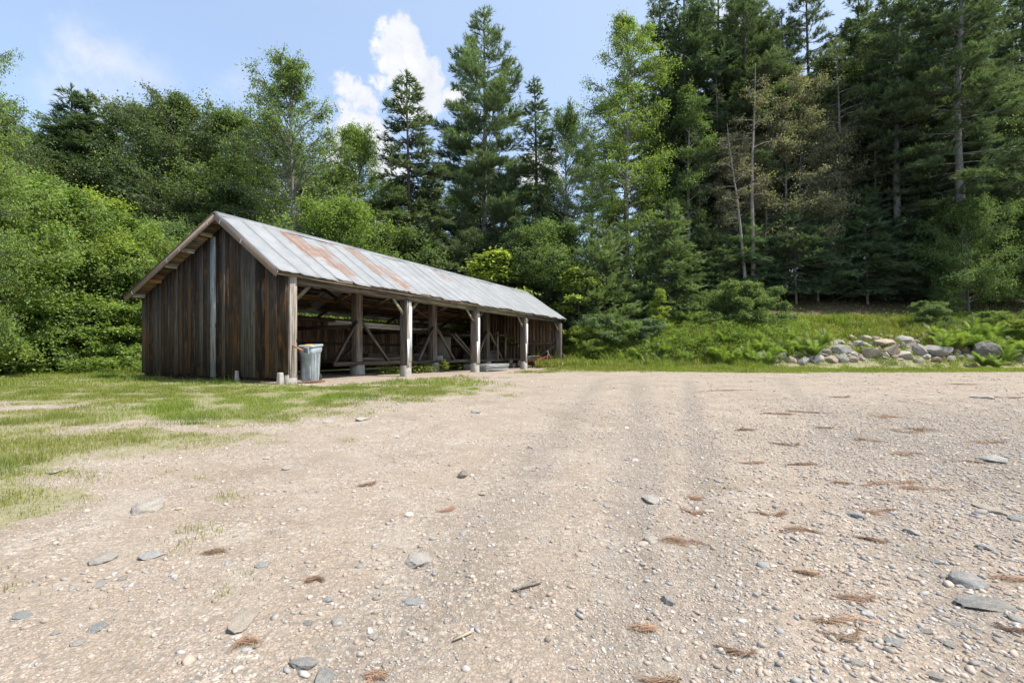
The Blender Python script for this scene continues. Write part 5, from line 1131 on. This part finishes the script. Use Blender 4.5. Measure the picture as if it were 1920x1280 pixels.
o3 = pebbles('scattered_cobbles', 2600, 1.4, 19.0, 1.15, .022, .05, 2.5, lambda x, y: .25 + .75 * ss(.1, 1.0, x / y), 3, PT3, .15); tag(o3, 'scattered fist sized cobbles across the gravel yard', 'gravel', kind='stuff')
o4 = pebbles('far_gravel', 42000, 5.0, 21.0, 1.1, .008, .020, 1.5, dn, 4); tag(o4, 'gravel across the far half of the yard', 'gravel', kind='stuff')

# ------------------------------------------------------------------ pine needle drifts
needle = [(1280, 1012, 80, 26), (1672, 905, 110, 14), (1738, 918, 90, 16), (1500, 992, 66, 22), (1640, 958, 90, 16), (1604, 1126, 78, 34), (1385, 1220, 50, 26), (1518, 1074, 44, 16), (1582, 1165, 90, 24), (1890, 1086, 64, 18), (1710, 810, 60, 12), (1735, 806, 70, 14), (1845, 830, 80, 10),
  (1700, 852, 60, 18), (1520, 872, 80, 10), (1630, 826, 56, 10), (1480, 834, 50, 10), (1800, 865, 60, 8), (1360, 733, 120, 5), (1800, 721, 90, 5), (1500, 771, 90, 7), (1465, 776, 60, 6), (1300, 957, 36, 20), (588, 1086, 32, 18), (460, 1205, 36, 30), (700, 1260, 26, 34), (690, 907, 40, 8), (1255, 1275, 70, 20),
  (1590, 1196, 60, 20), (1905, 1180, 40, 24), (400, 1032, 40, 18), (1210, 1175, 60, 18), (1640, 1015, 50, 14), (1450, 965, 50, 12), (1545, 800, 44, 8), (1400, 805, 44, 8), (1575, 745, 60, 5), (1880, 745, 70, 6), (838, 955, 30, 10), (1310, 930, 40, 14), (1580, 905, 60, 12), (1410, 868, 50, 8), (1655, 780, 50, 7)]
needle.sort()
for i, (px, py, wp, hp) in enumerate(needle):
    r = np.random.default_rng(500 + i); x, y = gp(px, py); W_ = wp / FOC * y / 2; Dp = max(.03, abs(gp(px, py - hp / 2)[1] - gp(px, py + hp / 2)[1]) / 2); Dp = min(Dp, W_ * .9 + .03)
    n = int(min(420, 70 + 1100 * W_)); ks = r.integers(3, 7); cq = np.sort(r.uniform(-.8, .8, ks)); kk = r.integers(0, ks, n); q = cq[kk] + r.normal(0, .22, n); off = r.normal(0, .35, ks)[kk] + r.normal(0, .45, n) * (1.1 - np.clip(np.abs(q), 0, .9)); cur = r.uniform(-.8, .8)
    X = q * W_; Y_ = off * Dp * .6 + cur * Dp * (q ** 2); ang = np.arctan(2 * cur * Dp / max(W_, .01) * q) + r.normal(0, .3, n) + (r.uniform(0, 1, n) < .2) * r.normal(0, .9, n)
    rz_ = r.uniform(-.35, .25) if px > 900 else r.uniform(0, 1.2); cR, sR = math.cos(rz_), math.sin(rz_); X, Y_ = X * cR - Y_ * sR, X * sR + Y_ * cR; ang = ang + rz_
    gxx = gz(x + X, y + Y_) - gz1(x, y); zc = gxx + r.uniform(.002, .009, n) + .002
    TV = np.array([(-.5, -.014, 0), (.5, -.010, .02), (.5, .010, .02), (-.5, .014, 0)]); ln = r.uniform(.05, .10, n) * (.8 + .03 * y)
    V, F, T = inst(TV, np.array([(0, 1, 2, 3)]), np.stack([X, Y_, zc], 1), np.stack([np.cos(ang), np.sin(ang), r.normal(0, .1, n)], 1), np.array([0, 0, 1.]) + r.normal(0, .3, (n, 3)), np.stack([ln, ln * (.6 + .12 * y), ln], 1), ltint(r, n, .4, .12) * r.uniform(.65, 1.1))
    o = link('needle_clump', mesh_np('needle_clump', V, quads=F, tint=T), M['needle_litter']); o.location = (x, y, gz1(x, y))
    tag(o, 'drift of orange brown pine needles on gravel, %s of the needle drifts from the left' % ORD[i], 'pine needles', 'pine needle drifts on the gravel')
r = np.random.default_rng(77); n = 26000; y = np.sqrt(r.uniform(1.3 ** 2, 13 ** 2, n)); x = r.uniform(-1.1, 1.1, n) * y
k = r.uniform(0, 1, n) < ss(.5, .7, fbm(x * 1.6, y * 3.2, 88, 5)) * (.25 + .75 * ss(-.2, .5, x / y)) * (1 - grass_mask(x, y)); x, y = x[k], y[k]; n = len(x); an = r.normal(.1, .8, n)
V, F, T = inst(np.array([(-.5, -.014, 0), (.5, -.010, .02), (.5, .010, .02), (-.5, .014, 0)]), np.array([(0, 1, 2, 3)]), np.stack([x, y, gz(x, y) + r.uniform(.002, .008, n)], 1), np.stack([np.cos(an), np.sin(an), r.normal(0, .08, n)], 1), np.array([0, 0, 1.]) + r.normal(0, .2, (n, 3)), np.stack([r.uniform(.04, .09, n)] * 3, 1) * np.stack([np.ones(n), .5 + .12 * y, np.ones(n)], 1), ltint(r, n, .4, .1) * .85)
tag(link('loose_needles', mesh_np('loose_needles', V, quads=F, tint=T), M['needle_litter']), 'loose single pine needles strewn over the gravel', 'pine needles', kind='stuff')
# dead stick and splinters
tb = TB(); tb.add([(-.075, 0, .012), (-.02, .008, .016), (.03, .012, .014), (.08, .02, .016)], [.007, .009, .008, .006], 6); tb.add([(-.06, 0, .012), (-.045, -.022, .008)], [.006, .003], 5); tb.add([(-.03, .002, .02), (.05, .022, .024)], [.004, .003], 5)
o = link('dead_stick', tb.mesh('dead_stick'), M['bark_pale']); x, y = gp(990, 1106); o.location = (x, y, gz1(x, y)); o.rotation_euler = (0, 0, .35); tag(o, 'short broken dead stick lying in the foreground gravel', 'stick')
mb = MB(); mb.beam((-.04, -.02, .008), (.03, .03, .012), .012, .006, (.6, .5, .36)); o = mb.build('wood_splinter', M['wood_clean']); x, y = gp(870, 1197); o.location = (x, y, gz1(x, y)); tag(o, 'small yellow wood splinter near the bottom centre', 'splinter')
# ------------------------------------------------------------------ grass (uncountable)
def grass(name, n, y0, y1, x0f, x1f, h0, h1, wd, mask, seed, label, colr='lawn', tall=None):
    r = np.random.default_rng(seed); y = np.sqrt(r.uniform(y0 ** 2, y1 ** 2, n)); f0 = x0f(y) if callable(x0f) else x0f; f1 = x1f(y) if callable(x1f) else x1f; x = y * (f0 + (f1 - f0) * r.uniform(0, 1, n))
    m = mask(x, y); cl = ss(.3, .65, fbm(x * 2.6, y * 2.6, 33)); keep = r.uniform(0, 1, n) < m * (.30 + .7 * cl); x, y = x[keep], y[keep]; n = len(x); cl = cl[keep]
    tuft = ss(.56, .72, fbm(x * .9 + 3, y * .9, 35)); hh = (h0 + (h1 - h0) * r.uniform(0, 1, n) ** 1.5) * (.45 + .6 * cl + 1.1 * tuft) * (.35 + .65 * m[keep])
    if tall is not None: hh = hh * tall(x, y)
    az = r.uniform(0, 6.283, n); ln = r.uniform(.1, .8, n); d = np.stack([np.cos(az), np.sin(az)], 1); a2 = r.uniform(0, 6.283, n); sd = np.stack([np.cos(a2), np.sin(a2)], 1) * (wd * r.uniform(.6, 1.2, n) * (1 + np.maximum(0, y - 7) * .11))[:, None]
    z = gz(x, y) - .005; B = np.stack([x, y, z], 1); V = np.zeros((n, 5, 3)); 
    V[:, 0] = B; V[:, 0, :2] -= sd; V[:, 1] = B; V[:, 1, :2] += sd
    mid = B.copy(); mid[:, :2] += d * (hh * ln * .3)[:, None]; mid[:, 2] += hh * .6; V[:, 2] = mid; V[:, 2, :2] += sd * .75; V[:, 3] = mid; V[:, 3, :2] -= sd * .75
    tip = B.copy(); tip[:, :2] += d * (hh * ln)[:, None]; tip[:, 2] += hh * (1 - ln * .35); V[:, 4] = tip
    k = np.arange(n)[:, None] * 5; Q = k + np.array([[0, 1, 2, 3]]); Tr = k + np.array([[3, 2, 4]])
    dry = ss(.42, .62, fbm(x * .7 + 2, y * .7, 37, 5))[:, None] * .55 + (r.uniform(0, 1, (n, 1)) < .14) * .5; g1 = np.array([.86, .88, .62]); g2 = np.array([1.22, 1.02, .95]); g3 = np.array([1.05, 1.12, .62])
    c = g1 * (1 - tuft[:, None]) + np.array([.66, .80, .56]) * tuft[:, None]; c = c * (1 - dry) + g2 * dry; lim = ss(.5, .65, fbm(x * .5, y * .5, 39))[:, None]; c = c * (1 - lim * .6) + g3 * lim * .6; c = c * r.normal(1, .15, (n, 1)).clip(.5, 1.5)
    o = link(name, mesh_np(name, V.reshape(-1, 3), tris=Tr, quads=Q, tint=np.repeat(c, 5, 0)), M['grass']); print(name, n); return tag(o, label, 'grass', kind='stuff')
def m_lawn(x, y):
    u, v = shed_uv(x, y); ins = (v > -.1) & (v < WID + .1) & (u > -.05) & (u < LEN); return grass_mask(x, y) * ~ins
grass('lawn_grass', 640000, 2.2, 11.5, -1.85, .1, .015, .075, .0022, m_lawn, 61, 'patchy yellow green lawn grass on the left of the yard')
grass('lawn_grass', 300000, 11.5, 24, -1.6, .1, .03, .12, .0030, m_lawn, 62, 'grass in front of the gable wall and hedge', tall=lambda x, y: 1 + 1.6 * ss(16.5, 20, y) * ss(-8, -13, x))
grass('verge_grass', 230000, 19, 27.5, .02, 1.4, .04, .15, .003, m_lawn, 63, 'grass verge between gravel and the bank', tall=lambda x, y: 1 + 1.4 * ss(22.5, 25, y) * (1 - ss(13, 15, x)))
grass('bank_grass', 230000, 26, 36, .05, 1.3, .16, .45, .006, lambda x, y: (1 - np.clip(litter_mask(x, y) * 1.3, 0, 1)) * .95 + .04, 64, 'long green grass and herbs covering the bank', tall=lambda x, y: 1 + .5 * (1 - ss(13.5, 15.5, x)))
grass('wall_grass', 9000, 11, 17, -.86, -.43, .06, .22, .0028, lambda x, y: ((shed_uv(x, y)[0] > -.35) & (shed_uv(x, y)[0] < -.04) & (shed_uv(x, y)[1] > .3) & (shed_uv(x, y)[1] < WID + .3)) * 1.0, 66, 'uncut grass along the foot of the gable wall')
def weeds(name, n, y0, y1, f0, f1, mask, seed, label, hh, leaf, mat):
    r = np.random.default_rng(seed); y = np.sqrt(r.uniform(y0 ** 2, y1 ** 2, n)); x = y * r.uniform(f0, f1, n); k = r.uniform(0, 1, n) < mask(x, y) * ss(.35, .6, fbm(x * 1.1, y * 1.1, seed)); x, y = x[k], y[k]; n = len(x)
    hmax = hh * (.4 + 1.1 * fbm(x * .8, y * .8, seed + 1)); z = gz(x, y) + hmax * r.uniform(0, 1, n) ** .7; az = r.uniform(0, 6.283, n)
    V, F, T = inst(LEAF_V, LEAF_Q, np.stack([x, y, z], 1), np.stack([np.cos(az), np.sin(az), r.normal(0, .35, n)], 1), np.array([0, 0, 1.]) + r.normal(0, .35, (n, 3)), leaf * r.uniform(.6, 1.3, n), ltint(r, n, .22, .12))
    o = link(name, mesh_np(name, V, quads=F, tint=T), M[mat]); tag(o, label, 'weeds', kind='stuff')
weeds('herb_cover', 110000, 25.5, 33, .085, .62, lambda x, y: ss(0, 1, y - bank_y(x)) * (1 - ss(5, 7, y - bank_y(x))), 71, 'leafy herbs and nettles on the bank right of the shed', .8, .09, 'leaf_bright')
weeds('herb_cover', 26000, 17.5, 22, -1.15, -.72, lambda x, y: np.ones_like(x), 72, 'leafy herbs at the foot of the left hedge', .55, .11, 'leaf_bright')
weeds('forest_undergrowth', 50000, 31, 48, .15, 1.15, lambda x, y: ss(3.5, 9, y - bank_y(x)) * .35 + .04, 73, 'sparse dark undergrowth on the forest floor', .4, .12, 'leaf_mid')
def wm_(x, y):
    u, v = shed_uv(x, y); return ((v > 1.2) & (v < 2.6) & (u > 5) & (u < 14.5)) * .8 * ss(.45, .6, fbm(u * 1.1, v * 1.1, 77)) + ((v > -.1) & (v < 1.3) & (u > 9) & (u < 10.8)) * .0
weeds('shed_weeds', 90000, 14, 27, -.35, .1, wm_, 74, 'green weeds growing under the bottom rail of the shed', .3, .07, 'leaf_lime')
random.seed(2)
x, y = loc2w(8.4, 1.2)
plant(PR['sapling'], 'weed_plant', 'plant', 0, 0, H=.55, label='bright leafy weed between the second and third front posts', xy=(x, y), wide=1.4)
